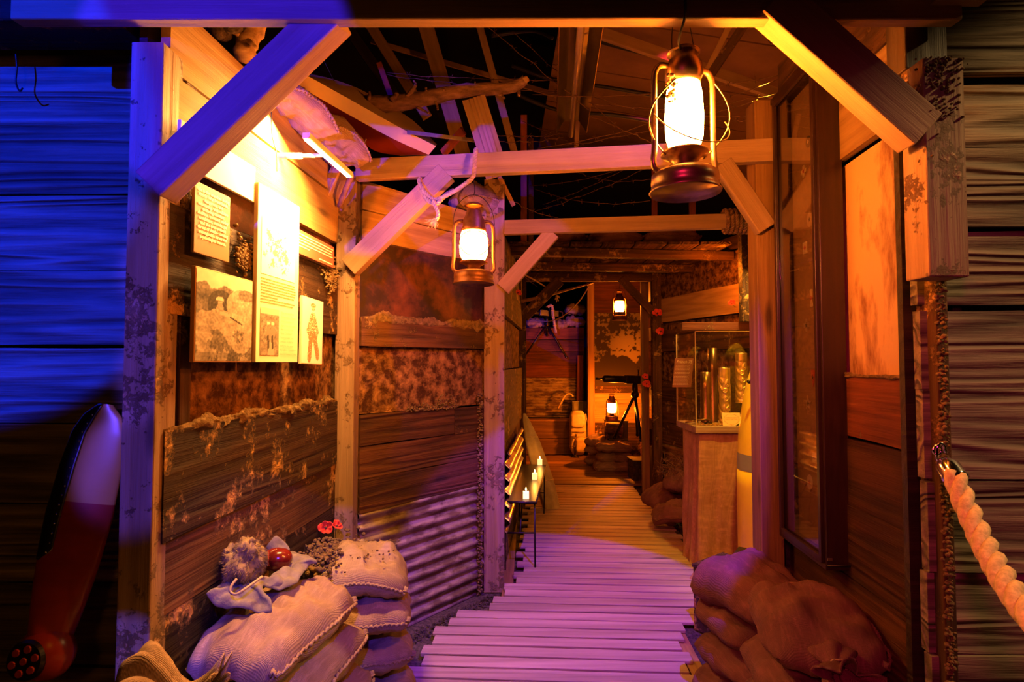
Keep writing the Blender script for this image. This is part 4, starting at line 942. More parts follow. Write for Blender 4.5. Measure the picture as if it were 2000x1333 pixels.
def ap(u,v):
    a=2*PI*u; q=PI*(v-.5); r=.047*(1-.10*abs(math.cos(a-1.2))**20)*(1-.15*max(0,math.sin(q))**6)
    return cc+Vector((r*1.15*math.cos(q)*math.cos(a),r*math.cos(q)*math.sin(a),r*.95*math.sin(q)))
b.grid(ap,48,24,wrapu=True); b.build('skin','apple_leather',t,smooth=True,merge=True)
b=MB(); b.tube([cc+Vector((-.03,-.02,.035)),cc+Vector((-.02,-.035,.015)),cc+Vector((-.012,-.04,-.01))],.006,8); b.build('rubber_lip','propeller_red',t,smooth=True)
# mud and clods
def clods(name,label,fn,n,r0,r1,mat='mud'):
    b=MB(); n=int(n*1.5)
    for k in range(n):
        p=fn(); b.ball(p,random.uniform(r0,r1)*.62,nu=7,nv=5,sc_=(random.uniform(.7,1.3),random.uniform(.7,1.3),random.uniform(.6,1)))
    return tag(b.build(name,mat,None,smooth=True),label,'mud',kind='stuff')
clods('mud_crumbs','heap of mud crumbs between the left sandbag stack and the corner post',lambda:Vector((-.82+random.gauss(0,.05),2.52+random.gauss(0,.10),.63+random.uniform(0,.05))),420,.006,.02)
clods('mud_crumbs','loose mud crumbs scattered on the farther bag of the left stack',lambda:Vector((-.66+random.uniform(-.14,.14),2.56+random.uniform(-.13,.13),.672+random.uniform(-.01,.0))),60,.003,.010)
def ridge(name,label,A,B,z,h=.02,dep=.022,x0=0,x1=1):
    A=Vector((*A,0));B=Vector((*B,0)); L=(B-A).length; n=Vector((B.y-A.y,-(B.x-A.x),0)).normalized(); b=MB(); N=int(L*(x1-x0)/.006)
    def fn(u,v):
        x=x0+(x1-x0)*u; q=noise.fractal(Vector((x*L*9,z*3,v*1.5)),1,2,6); k=max(.10,.45+.55*q)*min(1,8*u,8*(1-u)); a=PI*v*.5+.0
        o=math.sin(PI*v); r=dep*o*(.6+.8*abs(noise.noise(Vector((x*L*22,v*5,z)))))
        zz=-h*.9*(1-v)*(.5+abs(noise.noise(Vector((x*L*16,z,3)))))*1.3 if v<.5 else h*1.5*k*(v-.5)*2*(.7+.6*abs(noise.noise(Vector((x*L*60,v*6,z)))))
        return A.lerp(B,x)+n*(r*k+.001)+Vector((0,0,z+zz))
    b.grid(fn,N,10)
    return tag(b.build(name,'mud',None,smooth=True),label,'mud',kind='stuff')
def ledge(A,B,z,amp=.02,x0=0,x1=1):
    A=Vector(A);B=Vector(B); n=Vector((B.y-A.y,-(B.x-A.x))).normalized()
    def f():
        u=x0+(x1-x0)*random.random(); k=.4+.6*abs(noise.noise(Vector((u*6,z,2))))*2; p=A.lerp(B,u)+n*random.uniform(-.01,.014); return Vector((p.x,p.y,z+random.uniform(-.01,amp*3)*k*random.random()))
    return f
ridge('mud_ledge','ragged mud caked along the top edge of the plank below the exhibition panels',LA,LB,1.308,.028)
clods('mud_clump','mud clump bulging by the corner post at sign height on the side wall',lambda:wallpt(648+random.gauss(0,7),545+random.gauss(0,12),.015),160,.005,.014)
clods('mud_clump','mud clump hanging below the olive text panel',lambda:wallpt(478+random.gauss(0,8),500+random.gauss(0,14),.02),200,.005,.014)
ridge('mud_ledge','mud caked on the top edge of the middle plank on the slanting wall',PA,PB,1.745,.035,.015)
clods('mud_clump','mud splash clump near the middle of the slanting wall',ledge(PA,PB,1.22,.03,.30,.68),220,.004,.012)
clods('mud_ledge','mud packed in the corner beside the violet lit post',lambda:Vector((-.205+random.uniform(-.02,.012),3.70+random.uniform(-.02,.01),random.uniform(0,1.3))),420,.005,.016)
ridge('mud_ledge','mud caked on the top edge of the red plank on the right wall',(1.296,2.62),(1.232,1.67),1.455,.010,.012)
clods('mud_ledge','mud column caked in the corner between right wall and right facade',lambda:Vector((1.215+random.uniform(-.01,.01),1.60+random.uniform(-.02,.0),random.uniform(.2,2.3))),500,.004,.013)
clods('mud_clump','mud lumps stuck on the top of the short right front post',lambda:Vector((1.165+random.gauss(0,.028),1.50+random.uniform(-.006,.0),2.33-abs(random.gauss(0,.08)))),90,.003,.009)
clods('mud_crumbs','mud crumbs on the ground at the foot of the slanting wall',lambda:Vector((lambda u:(-.80+.62*u+.05+random.random()*.12,2.98+.76*u-.05,.004+random.random()*.008))(random.random())),380,.004,.012,'mud_dark')
clods('mud_crumbs','mud crumbs along the right edge of the walkway',lambda:Vector((1.45+random.gauss(0,.06),5.4+random.gauss(0,.5),.01+random.random()*.02)),260,.006,.02,'mud_dark')
# ================================================================= poppies
def poppy(label,c,size,face,stem_to,double=False,group=None):
    t=thing('poppy',label,'poppy',c); face=Vector(face).normalized(); Mf=frame_from(c,Vector(c)+face.orthogonal(),face)
    for k in range(5):
        a=2*PI/5*k+.4; b=MB(); pf=.85+.3*((k*37)%10)/10
        def fn(u,v):
            ang=a+(u-.5)*1.7; r=size*pf*v*(1-.30*(2*u-1)**2); return Mf@Vector((r*math.cos(ang),r*math.sin(ang),size*.55*v*v+.12*size*math.sin(u*9+k)*v+(.1*size if k%2 else 0)))
        b.grid(fn,8,6); b.build('petal','poppy_red',t,smooth=True,solid=.0012)
    b=MB(); b.ball(Mf@Vector((0,0,size*.16)),size*.2,nu=10,nv=6); b.build('centre','dark_ink',t,smooth=True)
    b=MB(); b.tube(smoothpts([Vector(c),(Vector(c)+Vector(stem_to))/2+Vector((0,0,-size*.3)),Vector(stem_to)]),.0016,5); b.build('stem','iron',t)
    return t
poppy('red poppy standing at the foot of the left corner post, left bloom',at(637,1032,2.72),.034,(.2,-1,.5),at(640,1085,2.66))
poppy('red poppy at the foot of the left corner post, right smaller bloom',at(657,1029,2.74),.026,(.6,-.6,.8),at(650,1085,2.66))
poppy('red poppy on the left wall high beyond the violet lit post',at(1011,572,4.9),.03,(.8,-1,.2),at(1006,560,4.95))
poppy('pink lit poppy at the lower end of the far right brace',at(1284,613,6.0),.05,(-.3,-1,.5),at(1293,620,6.05))
poppy('poppy on the right wall just below the far brace end',at(1291,648,5.95),.045,(-.8,-1,.2),at(1297,655,5.95))
poppy('upper poppy on the grille panel left of the dark far post',at(1261,736,6.22),.035,(-.4,-1,.3),at(1262,725,6.3))
poppy('lower poppy on the grille panel left of the dark far post',at(1263,750,6.20),.045,(-.3,-1,.1),at(1262,738,6.3))
poppy('poppy on the pale plank above the display case',at(1430,593,4.72),.03,(-.5,-1,.4),at(1438,600,4.80))
# ================================================================= bench, candles, leaning canvas
t=thing('folding_bench','dark folding metal bench against the left wall with candles on it','bench',(.1,4.8,0))
b=MB(); pts=[Vector(p) for p in ((-.055,4.12,.5),(.172,4.10,.5),(.335,5.56,.5),(.085,5.58,.5))]; b.poly(pts,(0,0,-.018)); b.build('seat','black_paint',t,bevel=.003)
b=MB(); b.tube([pts[0]+Vector((0,0,-.01)),pts[1]+Vector((0,0,-.01)),pts[2]+Vector((0,0,-.01)),pts[3]+Vector((0,0,-.01))],.009,8,closed=True); b.build('edge_trim','iron',t,smooth=True)
for (l,r,y,yb) in ((-.05,.165,4.14,4.08),(.075,.31,5.40,5.52)):
    b=MB(); b.tube([(l,y,.49),(l,yb,.012),(r,yb,.012),(r,y,.49)],.007,8); b.build('leg_frame','iron',t,smooth=True)
    b=MB(); b.tube([(l,y-.02,.27),(r,y-.02,.27)],.006,8); b.build('crossbar','iron',t,smooth=True)
    b=MB(); b.tube([(.5*(l+r),y-.02,.27),(.5*(l+r)+.03,y+.32*(1 if y<5 else -1),.485)],.006,8); b.build('strut','iron',t,smooth=True)
for (px,py,lab) in ((1027,971,'lit square candle nearest on the bench'),(1044,934,'lit square candle in the middle of the bench'),(1054,906,'lit square candle farthest on the bench')):
    d=1.0*1100/(py-708); p=Vector(((px-1000)*d/1100,d,.5)); t=thing('candle',lab,'candle',p,group='candles on the bench')
    b=MB(); b.box((0,0,.027),(.044,.044,.052)); b.build('wax_block','candle_glow',t,'local',bevel=.003)
    b=MB(); b.tube([(0,0,.052),(0,.001,.060)],.001,5); b.build('wick','dark_ink',t,'local')
    b=MB(); b.lathe([(0,.057),(.005,.063),(.0055,.068),(.002,.080),(0,.085)],seg=10); b.build('flame','flame',t,'local',smooth=True,merge=True)
    l=bpy.data.lights.new('candle_light','POINT'); l.energy=1.1; l.color=(1,.35,.04); l.shadow_soft_size=.01; lo=bpy.data.objects.new('candle_light',l); C.objects.link(lo); lo.parent=t; lo.location=(0,0,.10)
t=thing('furled_canvas','tall tapering roll of brown canvas leaning behind the bench','canvas roll',(.40,5.75,0))
a=Vector((.40,5.72,.03)); c=at(1024,808,5.95); b=MB(); 
def fc(u,v):
    p=a.lerp(c,v); r=interp([(0,.085),(.3,.10),(.7,.075),(.93,.035),(1,.012)],v)*(1+.08*math.sin(u*2*PI*5+v*3)); return p+Vector((r*math.cos(2*PI*u),r*.6*math.sin(2*PI*u),0))
b.grid(fc,36,24,wrapu=True); b.build('roll','canvas',t,smooth=True)
for v in (.3,.75):
    b=MB(); b.tube([fc(k/16,v)+Vector((0,0,.0)) for k in range(16)],.005,6,closed=True); b.build('lashing','rope_fibre',t,smooth=True)
# ================================================================= ropes
def twist(pts,r,mat,name,parent,pitch=.06,strands=3,n=8):
    p=smoothpts(pts,n); L=0; acc=[0]
    for a,b_ in zip(p,p[1:]): L+=(b_-a).length; acc.append(L)
    m=max(12,int(L/pitch*10)); q=[]; fr=[]; j=0; up=Vector((0,0,1))
    for k in range(m+1):
        s=L*k/m
        while j<len(acc)-2 and acc[j+1]<s: j+=1
        f=(s-acc[j])/max(1e-6,acc[j+1]-acc[j]); q.append(p[j].lerp(p[j+1],min(1,f)))
    for k in range(m+1):
        tg=(q[min(m,k+1)]-q[max(0,k-1)]).normalized(); x=up.cross(tg); x=x.normalized() if x.length>.05 else tg.orthogonal().normalized(); y=tg.cross(x); up=y; fr.append((x,y))
    for s in range(strands):
        b=MB(); b.tube([q[k]+(fr[k][0]*math.cos(2*PI*(L*k/m/pitch+s/strands))+fr[k][1]*math.sin(2*PI*(L*k/m/pitch+s/strands)))*r*.52 for k in range(m+1)],r*.56,8)
        b.build(name,mat,parent,smooth=True)
t=thing('knotted_rope','pale rope looped over the second beam and knotted round its long brace','rope',at(850,380,2.7))
F1=at(929,294,2.71)
twist([F1+Vector((0,.10,-.02)),F1+Vector((0,.05,.012)),F1,at(927,318,2.69),at(924,345,2.68),at(905,362,2.70),at(880,378,2.72),at(850,390,2.735),at(832,378,2.74),at(822,362,2.75),at(820,350,2.80),at(835,342,2.92)],.0105,'rope_fibre','strand',t,.045)
twist([at(822,372,2.76),at(836,392,2.73),at(852,398,2.72),at(860,392,2.73),at(872,380,2.79),at(885,372,2.90)],.0105,'rope_fibre','strand',t,.045)
twist([at(846,392,2.71),at(850,402,2.705),at(856,418,2.70),at(852,430,2.70)],.0095,'rope_fibre','strand',t,.045)
b=MB()
for k in range(70):
    p=at(850,428,2.70); e=Vector((random.gauss(-.01,.014),random.gauss(0,.01),-abs(random.gauss(.022,.014)))); b.tube([p,p+e*.6,p+e+Vector((0,0,.004))],.0008,3)
b.build('frayed_end','rope_fibre',t)
t=thing('coiled_rope','brown rope wound in a thick coil around the right end of the third beam','rope',at(1450,430,3.5))
for k in range(7):
    x=1.36+.028*k; zc=2.405; pts=[Vector((x+.012*a/6.28,3.575+.055*math.cos(a)*1.0,zc+.070*math.sin(a))) for a in [2*PI*j/14 for j in range(15)]]; twist(pts,.014,'bark','coil_strand',t,.05,3,2)
twist([Vector((1.55,3.53,2.36)),Vector((1.57,3.50,2.30)),Vector((1.57,3.49,2.15)),Vector((1.575,3.49,2.02))],.012,'bark','tail_strand',t,.05)
t=thing('barrier_rope','thick twisted pale barrier rope with polished metal end hooked to the right facade','barrier rope',at(1840,890,1.5))
e0=at(1862,925,1.46)
twist([e0,at(1885,985,1.40),at(1915,1050,1.32),at(1950,1115,1.22),at(2000,1190,1.10),at(2090,1290,.95)],.0255,'rope_barrier_fibre','strand',t,.155)
Mz=frame_from(at(1845,903,1.49),e0+Vector((.004,0,-.012)),(0,-1,0))@Matrix.Rotation(R(90),4,'Y')
L_=(e0-at(1845,903,1.49)).length
b=MB(); b.lathe([(0,-.012),(.012,-.010),(.020,.0),(.028,.012),(.029,L_),(.030,L_+.004),(.030,L_+.014),(.026,L_+.016)],Mz,28); b.build('end_cap','chrome',t,smooth=True)
b=MB(); p=at(1838,886,1.50); b.tube([p+Vector((.012*math.cos(a),0,.026*math.sin(a)-.0)) for a in [2*PI*k/20 for k in range(18)]],.004,8); b.build('snap_hook','chrome',t,smooth=True)
b=MB(); b.tube([at(1830,872,1.58),at(1830,872,1.50)],.006,8); b.tube([at(1830,872,1.50)+Vector((.011*math.cos(a),0,-.012+.011*math.sin(a))) for a in [2*PI*k/16 for k in range(16)]],.003,8,closed=True); b.build('wall_eye','chrome',t,smooth=True)
# stick and ropes at the far opening
t=thing('peeled_stick','thin peeled stick slung across the far opening above the parapet','stick',at(1090,570,6.4))
b=MB(); b.tube(smoothpts([at(1012,590,5.9),at(1060,580,6.2),at(1110,566,6.5),at(1158,553,6.8)]),[.022-.0011*k for k in range(13)],10); b.build('stick','wood_walk',t,smooth=True)
cable('thin_rope','thin rope running from the left wall down to the peeled stick',[at(1010,530,5.6),at(1045,548,6.0),at(1080,570,6.28)],.008,'rope_fibre','rope')
cable('thin_rope','slack thin rope drooping in a curve below the peeled stick',[at(1150,560,6.75),at(1130,590,6.9),at(1100,617,7.2),at(1070,628,7.5),at(1035,625,7.8)],.007,'rope_fibre','rope')
b=MB(); q=at(1087,577,6.25)
for k in range(24): b.tube([q,q+Vector((random.gauss(.01,.02),random.gauss(0,.02),-abs(random.gauss(.05,.02))))],.004,4)
tag(b.build('rope_knot','rope_fibre',None),'frayed knot where the thin rope meets the peeled stick','knot')
b=MB(); b.tube(smoothpts([(-.885,2.86,2.30),(-.84,2.80,2.36),(-.80,2.78,2.44)]),.014,10); tag(b.build('wooden_peg_stick','wood_walk',None,smooth=True),'short round stick wedged at the left corner under the second beam','stick')
tag(timber('corner_block',(-.955,2.84,2.30),(-.86,2.83,2.50),.05,.14,'wood_post',up=(0,-1,0)),'angled block at the left corner where the second beam starts','block')
# ================================================================= tall glazed cabinet on the right wall
N0=Vector((1.182,2.16,.742)); Dd_=Vector((.028,.385,0)).normalized(); Lc=.395; Hc=1.955
CM=Matrix((Dd_,Vector((0,0,1)).cross(Dd_)*-1,Vector((0,0,1)))).transposed().to_4x4()  # x: depth, y: toward the wall, z: up
CM=Matrix((Dd_,Vector((Dd_.y,-Dd_.x,0)),Vector((0,0,1)))).transposed().to_4x4(); CM.translation=N0
t=thing('insignia_cabinet','tall dark glass fronted cabinet of cloth badges on the right wall','cabinet',M=CM)
def lb(name,c,s,mat,par=t,bev=.002): 
    b=MB(); b.box(c,s); return b.build(name,mat,par,'local',bevel=bev)
DP=.088
lb('side_panel',(-.009,DP/2,Hc/2),(.018,DP,Hc),'cabinet_wood'); lb('side_panel',(Lc+.009,DP/2,Hc/2),(.018,DP,Hc),'cabinet_wood')
lb('top_panel',(Lc/2,DP/2,Hc+.012),(Lc+.05,DP+.02,.024),'cabinet_wood'); lb('bottom_panel',(Lc/2,DP/2,-.010),(Lc+.04,DP+.01,.02),'cabinet_wood')
lb('felt_back',(Lc/2,DP-.012,Hc/2),(Lc,.008,Hc),'felt_board')
for x in (.009,Lc-.012): lb('front_stile',(x,-.006,Hc/2),(.022,.014,Hc),'cabinet_wood')
for z in (.012,Hc-.014): lb('front_rail',(Lc/2,-.006,z),(Lc,.014,.026),'cabinet_wood')
lb('glass_front',(Lc/2,.0035,Hc/2),(Lc-.03,.003,Hc-.04),'cabinet_glass',bev=0)
lb('latch',(-.019,.01,.02),(.006,.02,.012),'chrome')
b=MB(); b.tube([(-.03,-.004,.0),(-.03,DP+.03,.002)],.0045,8); b.build('bottom_hinge_rod','iron',t,'local',smooth=True)
ST=[('round red','disc','red_band'),('dark clover','clover','dark_ink'),('spotted dark','disc','dark_ink'),('white star on','star','white_enamel'),('round cross','cross','white_enamel'),('small red','disc','red_paint'),
('figure shaped','clover','tan_paint'),('oval olive','disc','olive_tin'),('looped cord','ring','tan_paint'),('tall red diamond','diamond','red_band'),('white and red square','square','white_enamel'),('red hourglass','hour','red_band'),
('small red knot','clover','red_paint'),('white framed square','square','white_enamel'),('pale leaf pair','hour','white_enamel'),('pale rectangle','square','tan_paint'),('pale cross','cross','tan_paint'),('dark wedge','wedge','dark_ink'),
('brown diamond','diamond','cabinet_wood'),('outlined lozenge','diamond','dark_ink'),('dark striped wedge','wedge','red_paint'),('white edged square','square','white_enamel'),('sun rayed','star','tan_paint'),('dark ring','ring','dark_ink'),
('red shield','wedge','red_paint'),('red disc pair','disc','red_band'),('white outlined pennant','square','white_enamel'),('dark long pennant','wedge','dark_ink'),('arched','ring','white_enamel'),('pale centred oval','disc','poppy_red'),('plain red oval','disc','red_band')]
def shape(kind,r):
    if kind=='disc': return [(r*math.cos(a),r*1.15*math.sin(a)) for a in [2*PI*k/20 for k in range(20)]]
    if kind=='ring': return [(r*math.cos(a),r*1.25*math.sin(a)) for a in [2*PI*k/20 for k in range(20)]]
    if kind=='clover': return [(r*(.7+.3*math.cos(4*a))*math.cos(a),r*(.8+.3*math.cos(4*a))*math.sin(a)) for a in [2*PI*k/32 for k in range(32)]]
    if kind=='star': return [((r*1.2 if k%2==0 else r*.5)*math.sin(PI*k/5),(r*1.3 if k%2==0 else r*.5)*math.cos(PI*k/5)) for k in range(10)]
    if kind=='cross': q=r*.35; return [(-q,-r),(q,-r),(q,-q),(r,-q),(r,q),(q,q),(q,r),(-q,r),(-q,q),(-r,q),(-r,-q),(-q,-q)]
    if kind=='diamond': return [(0,-1.8*r),(r*.8,0),(0,1.8*r),(-r*.8,0)]
    if kind=='square': return [(-r*.8,-r),(r*.8,-r),(r*.8,r),(-r*.8,r)]
    if kind=='wedge': return [(-r*.7,r*1.2),(r*.7,r*1.2),(r*.5,0),(0,-r*1.5),(-r*.5,0)]
    if kind=='hour': return [(-r*.6,r*1.5),(0,r*1.7),(r*.6,r*1.5),(r*.12,0),(r*.6,-r*1.5),(0,-r*1.7),(-r*.6,-r*1.5),(-r*.12,0)]
for i,(nm,kd,mt) in enumerate(ST):
    row=i//2; x=(.10 if i%2 else .22)+(.05*((row*7)%3-1)); z=Hc-.14-(Hc-.22)*i/len(ST); r=random.uniform(.021,.029)
    pos='near the cabinet top' if i<8 else ('in the upper half of the cabinet' if i<16 else ('in the lower half of the cabinet' if i<24 else 'near the cabinet bottom'))
    Mq=CM@Matrix.Translation((x,DP-.018,z)); tt=thing('cloth_badge',f'{nm} badge pinned {pos}'+(', left' if i%2==0 else ', right')+' column','badge',M=Mq,group='cloth badges pinned in the tall cabinet')
    sh=shape(kd,r); b=MB(); b.poly([(q[0],0,q[1]) for q in sh],(0,-.002,0)); b.build('badge_cloth',mt,tt,'local')
    em={'dark_ink':'white_enamel','white_enamel':'red_band','red_band':'white_enamel'}.get(mt,'dark_ink')
    sh=shape(('star','disc','cross','square')[i%4],r*.38); b=MB(); b.poly([(q[0],-.0022,q[1]) for q in sh],(0,-.0008,0)); b.build('emblem',em,tt,'local')
# ================================================================= display case and plinth
X0,X1,Y0,Y1,ZB,ZT=1.302,1.90,4.0,4.46,1.045,1.722
t=thing('display_case','clear acrylic display case with wooden base on the burlap draped plinth','display case',(1.6,4.23,ZB))
b=MB(); b.box(((X0+X1)/2,(Y0+Y1)/2,ZB-.022),(X1-X0+.012,Y1-Y0+.012,.044)); b.build('base_board','wood_beam',t,frame_from((0,0,0),(1,0,0)),bevel=.002)
g=.006
for nm,c,s in (('acrylic_pane',((X0+X1)/2,Y0,(ZB+ZT)/2),(X1-X0,g,ZT-ZB)),('acrylic_pane',((X0+X1)/2,Y1,(ZB+ZT)/2),(X1-X0,g,ZT-ZB)),('acrylic_pane',(X0,(Y0+Y1)/2,(ZB+ZT)/2),(g,Y1-Y0,ZT-ZB)),('acrylic_pane',(X1,(Y0+Y1)/2,(ZB+ZT)/2),(g,Y1-Y0,ZT-ZB)),('acrylic_top',((X0+X1)/2,(Y0+Y1)/2,ZT),(X1-X0,Y1-Y0,g))):
    b=MB(); b.box(c,s); b.build(nm,'clear_acrylic',t)
flat('acrylic_edge_mat',(.8,.62,.4),.15,0,var=.1,scale=5,bump=0)
for p0,p1 in (((X0,Y0,ZB),(X0,Y0,ZT)),((X0,Y1,ZB),(X0,Y1,ZT)),((X0,Y0,ZT),(X1,Y0,ZT)),((X0,Y0,ZT),(X0,Y1,ZT)),((X1,Y0,ZB),(X1,Y0,ZT))):
    b=MB(); b.bar(p0,p1,.006,.006,(0,-1,0)); b.build('polished_edge','acrylic_edge_mat',t)
area('case_fill',((X0+X1)/2+.1,4.1,ZT+.5),((X0+X1)/2,4.2,ZB),14,(1,.55,.12),.15,.1)  # fill added above the case to brighten its contents
t=thing('draped_plinth','plinth wrapped in rusty brown burlap pooling on the floor under the display case','plinth',(1.6,4.23,0))
b=MB(); b.box((1.60,4.23,.5),(.50,.36,.995)); b.build('plinth_core','wood_black',t)
def drape(u,v):
    P=[(1.335,4.03),(1.87,4.03),(1.87,4.43),(1.335,4.43)]; s=(u*4)%4; k=int(s); f=s-k; a=P[k]; c=P[(k+1)%4]; x=a[0]+(c[0]-a[0])*f; y=a[1]+(c[1]-a[1])*f; z=1.0*(1-v)+.004
    cx,cy=1.60,4.23; fl=1+.045*math.sin(u*4*PI*5+2*math.sin(v*3))*(.25+v)+.02*math.sin(u*4*PI*13+5*v)*(.3+v)+.30*max(0,v-.86)*(1+1.2*math.sin(u*31))+.04*v+.03*noise.noise(Vector((u*14,v*4,0)))
    if z<.06: z=.012+.04*abs(noise.noise(Vector((u*20,v*20,2))))
    return Vector((cx+(x-cx)*fl,cy+(y-cy)*fl,z))
b=MB(); b.grid(drape,160,60,wrapu=True); b.build('burlap_drape','burlap_rust',t,smooth=True,solid=.004)
t=thing('cloth_fold','loose burlap end heaped on the floor at the foot of the draped plinth','burlap',(1.42,3.98,0))
b=MB()
def hp(u,v):
    a=2*PI*u; r=(1-v); k=1+.25*noise.noise(Vector((math.cos(a)*1.5,math.sin(a)*1.5,1))); return Vector((1.40+.20*r*k*math.cos(a),3.88+.11*r*k*math.sin(a),.006+.10*(1-r**2)*(1+.5*math.sin(a*4+v*6))+.03*noise.noise(Vector((u*9,v*6,4)))))
b.grid(hp,60,18,wrapu=True); b.build('heap','burlap_rust',t,smooth=True,solid=.004)
# contents
def casing(label,px,pyt,pyb,d,w_px,mat,carve=False):
    p=at(px,pyb,d); h=at(px,pyt,d).z-p.z; r=w_px/2*d/1100; zb=ZB+.001 if not carve or carve==1 else p.z
    t=thing('shell_casing',label,'shell casing',(p.x,d,zb)); H=at(px,pyt,d).z-zb
    b=MB()
    if carve:
        n,m=96,110
        def fn(u,v):
            a=2*PI*u; k=0
            if .06<v<.84:
                q=math.sin(a*3+v*16)*math.cos(v*26+math.sin(a*2)*2); k=.0035*max(-.3,min(1,q*2.2))
                for (uu,vv) in ((.78,.70),(.74,.45),(.80,.28),(.70,.60)):
                    dd=math.hypot((u-uu)*6.28*r,(v-vv)*H); 
                    if dd<.018: k=.004*(1 if dd>.009 or dd<.004 else -.4)
            return Vector(((r+k)*math.cos(a),(r+k)*math.sin(a),H*v))
        b.grid(fn,n,m,wrapu=True)
    else: b.lathe([(r*1.06,0),(r*1.06,.006),(r,.010),(r*.985,H*.7),(r*.96,H)],seg=40,closed_ends=False)
    b.build('case_wall',mat,t,'local',smooth=True,solid=.0015)
    b=MB(); b.lathe([(r*1.04,0),(r*1.07,.003),(r*1.04,.007),(0,.007)],seg=40); b.build('base_rim',mat,t,'local')
    return t,p.x,H
casing('tall plain dark shell casing, tallest in the display case, at the back',1393,680,812,4.34,17,'brass_dark')
casing('short plain brass shell casing at the left front of the display case',1379,727,817,4.17,19,'brass_dark')
casing('shorter engraved brass shell casing in the middle of the display case',1416,719,815,4.16,21,'brass_bright',1)
pz=at(1449,787,4.22).z
b=MB(); b.box((at(1449,787,4.22).x,4.24,(ZB+pz)/2),(.12,.12,pz-ZB)); tag(b.build('clear_riser','clear_acrylic',None),'clear block lifting the tallest engraved casing in the display case','riser')
casing('taller engraved brass shell casing standing on the clear riser',1449,690,787,4.22,22,'brass_bright',2)
t=thing('case_card','cream printed card with ornate border leaning in the display case','card',at(1430,815,4.06))
a=at(1412,820,4.06); Mq=Matrix.Translation((a.x,4.06,ZB+.002))@Matrix.Rotation(R(-14),4,'X')@Matrix.Rotation(R(90),4,'X')
b=MB(); b.box((.065,.047,0),(.13,.094,.002)); o=b.build('card_sheet','cream_paint',t,'local'); o.matrix_basis=world_of(t).inverted()@Mq
b=MB()
for k in range(28):
    a_=2*PI*k/28; b.ball((.065+.054*math.cos(a_),.047+.037*math.sin(a_),.0012),.003,nu=6,nv=3,sc_=(1.5,1,.2))
o=b.build('border_ornament','brown_ink',t,'local'); o.matrix_basis=world_of(t).inverted()@Mq
text('card_lettering',"FABRICATION\nTABLE OF STEEL",Mq@Matrix.Translation((.065,.054,.002)),.013,'brown_ink',t,'CENTER')
t=thing('caption_sign','translucent brown sign headed French 75 inside the display case','sign',at(1335,755,4.40))
a=at(1313,757,4.38); c=at(1355,700,4.38); Mq=Matrix.Translation((a.x,4.38,a.z))@Matrix.Rotation(R(90),4,'X')
b=MB(); Ws=c.x-a.x; Hs=c.z-a.z; b.add([(0,0,0),(Ws*.86,0,0),(Ws,Hs,0),(Ws*.14,Hs,0),(0,0,-.003),(Ws*.86,0,-.003),(Ws,Hs,-.003),(Ws*.14,Hs,-.003)],[(0,1,2,3),(7,6,5,4),(0,4,5,1),(1,5,6,2),(2,6,7,3),(3,7,4,0)])
o=b.build('sign_sheet','sign_brown',t); o.matrix_basis=world_of(t).inverted()@Mq
text('heading',"French 75",Mq@Matrix.Translation((Ws*.20,Hs*.83,.0015)),.030,'cream_paint',t,italic=.25,bold=.0004)
b=MB()
for k in range(15):
    y=Hs*(.75-.047*k); x=Ws*(.17-.011*k); x1=Ws*(.86-.010*k)*random.uniform(.88,1)
    while x<x1:
        w_=random.uniform(.005,.016); b.box((x+w_/2,y,.001),(w_,.0026,.0008)); x+=w_+.0025
o=b.build('text_lines','cream_paint',t); o.matrix_basis=world_of(t).inverted()@Mq
b=MB(); p=at(1372,810,4.10)
for i_,(px,py,d,l) in enumerate(((1352,812,4.16,.09),(1366,806,4.2,.1),(1375,814,4.14,.1),(1384,816,4.1,.05))):
    q=at(px,py,d); q.z=ZB+.012+.008*(i_%3); a_=.3+i_
    b=MB(); b.tube(smoothpts([q+Vector((-l/2,0,.004)),q+Vector((0,-.02,.014)),q+Vector((l/2,.01,.004)),q+Vector((.0,.03,.01)),q+Vector((-l/2,.01,.004))]),.006,8)
    tag(b.build('shell_fragment','gun_metal' if i_%2 else 'brass_dark',None,smooth=True),('curved metal fragment nearest the left pane of the case','looped metal strap piece behind the other fragments in the case','curled dark fragment in front of the short casing','small dark fragment right of the curled one')[i_],'fragment')
b=MB()
for k in range(150):
    q=at(random.uniform(1360,1432),818+random.uniform(-7,6),4.06+random.uniform(0,.1)); q.z=ZB+random.uniform(.002,.014); b.box(q,(random.uniform(.006,.02),random.uniform(.004,.012),random.uniform(.002,.006)),Matrix.Rotation(random.uniform(0,3),4,'Z')@Matrix.Rotation(random.uniform(-.5,.5),4,'X'),rnd())
tag(b.build('metal_splinters','brass_bright',None),'scatter of metal splinters on the floor of the display case','splinters',kind='stuff')
b=MB(); q=at(1443,818,4.03); q.z=ZB+.006; b.bar(q+Vector((-.02,0,-.002)),q+Vector((.03,.0,.03)),.012,.008); tag(b.build('metal_clip','gun_metal',None,bevel=.001),'small dark clip at the front right of the display case','clip')
# rear picture board on the wall behind the case
a=on(1356,703,(2.02,4.63,0),(.28,-1,0)) if False else at(1370,720,4.50)
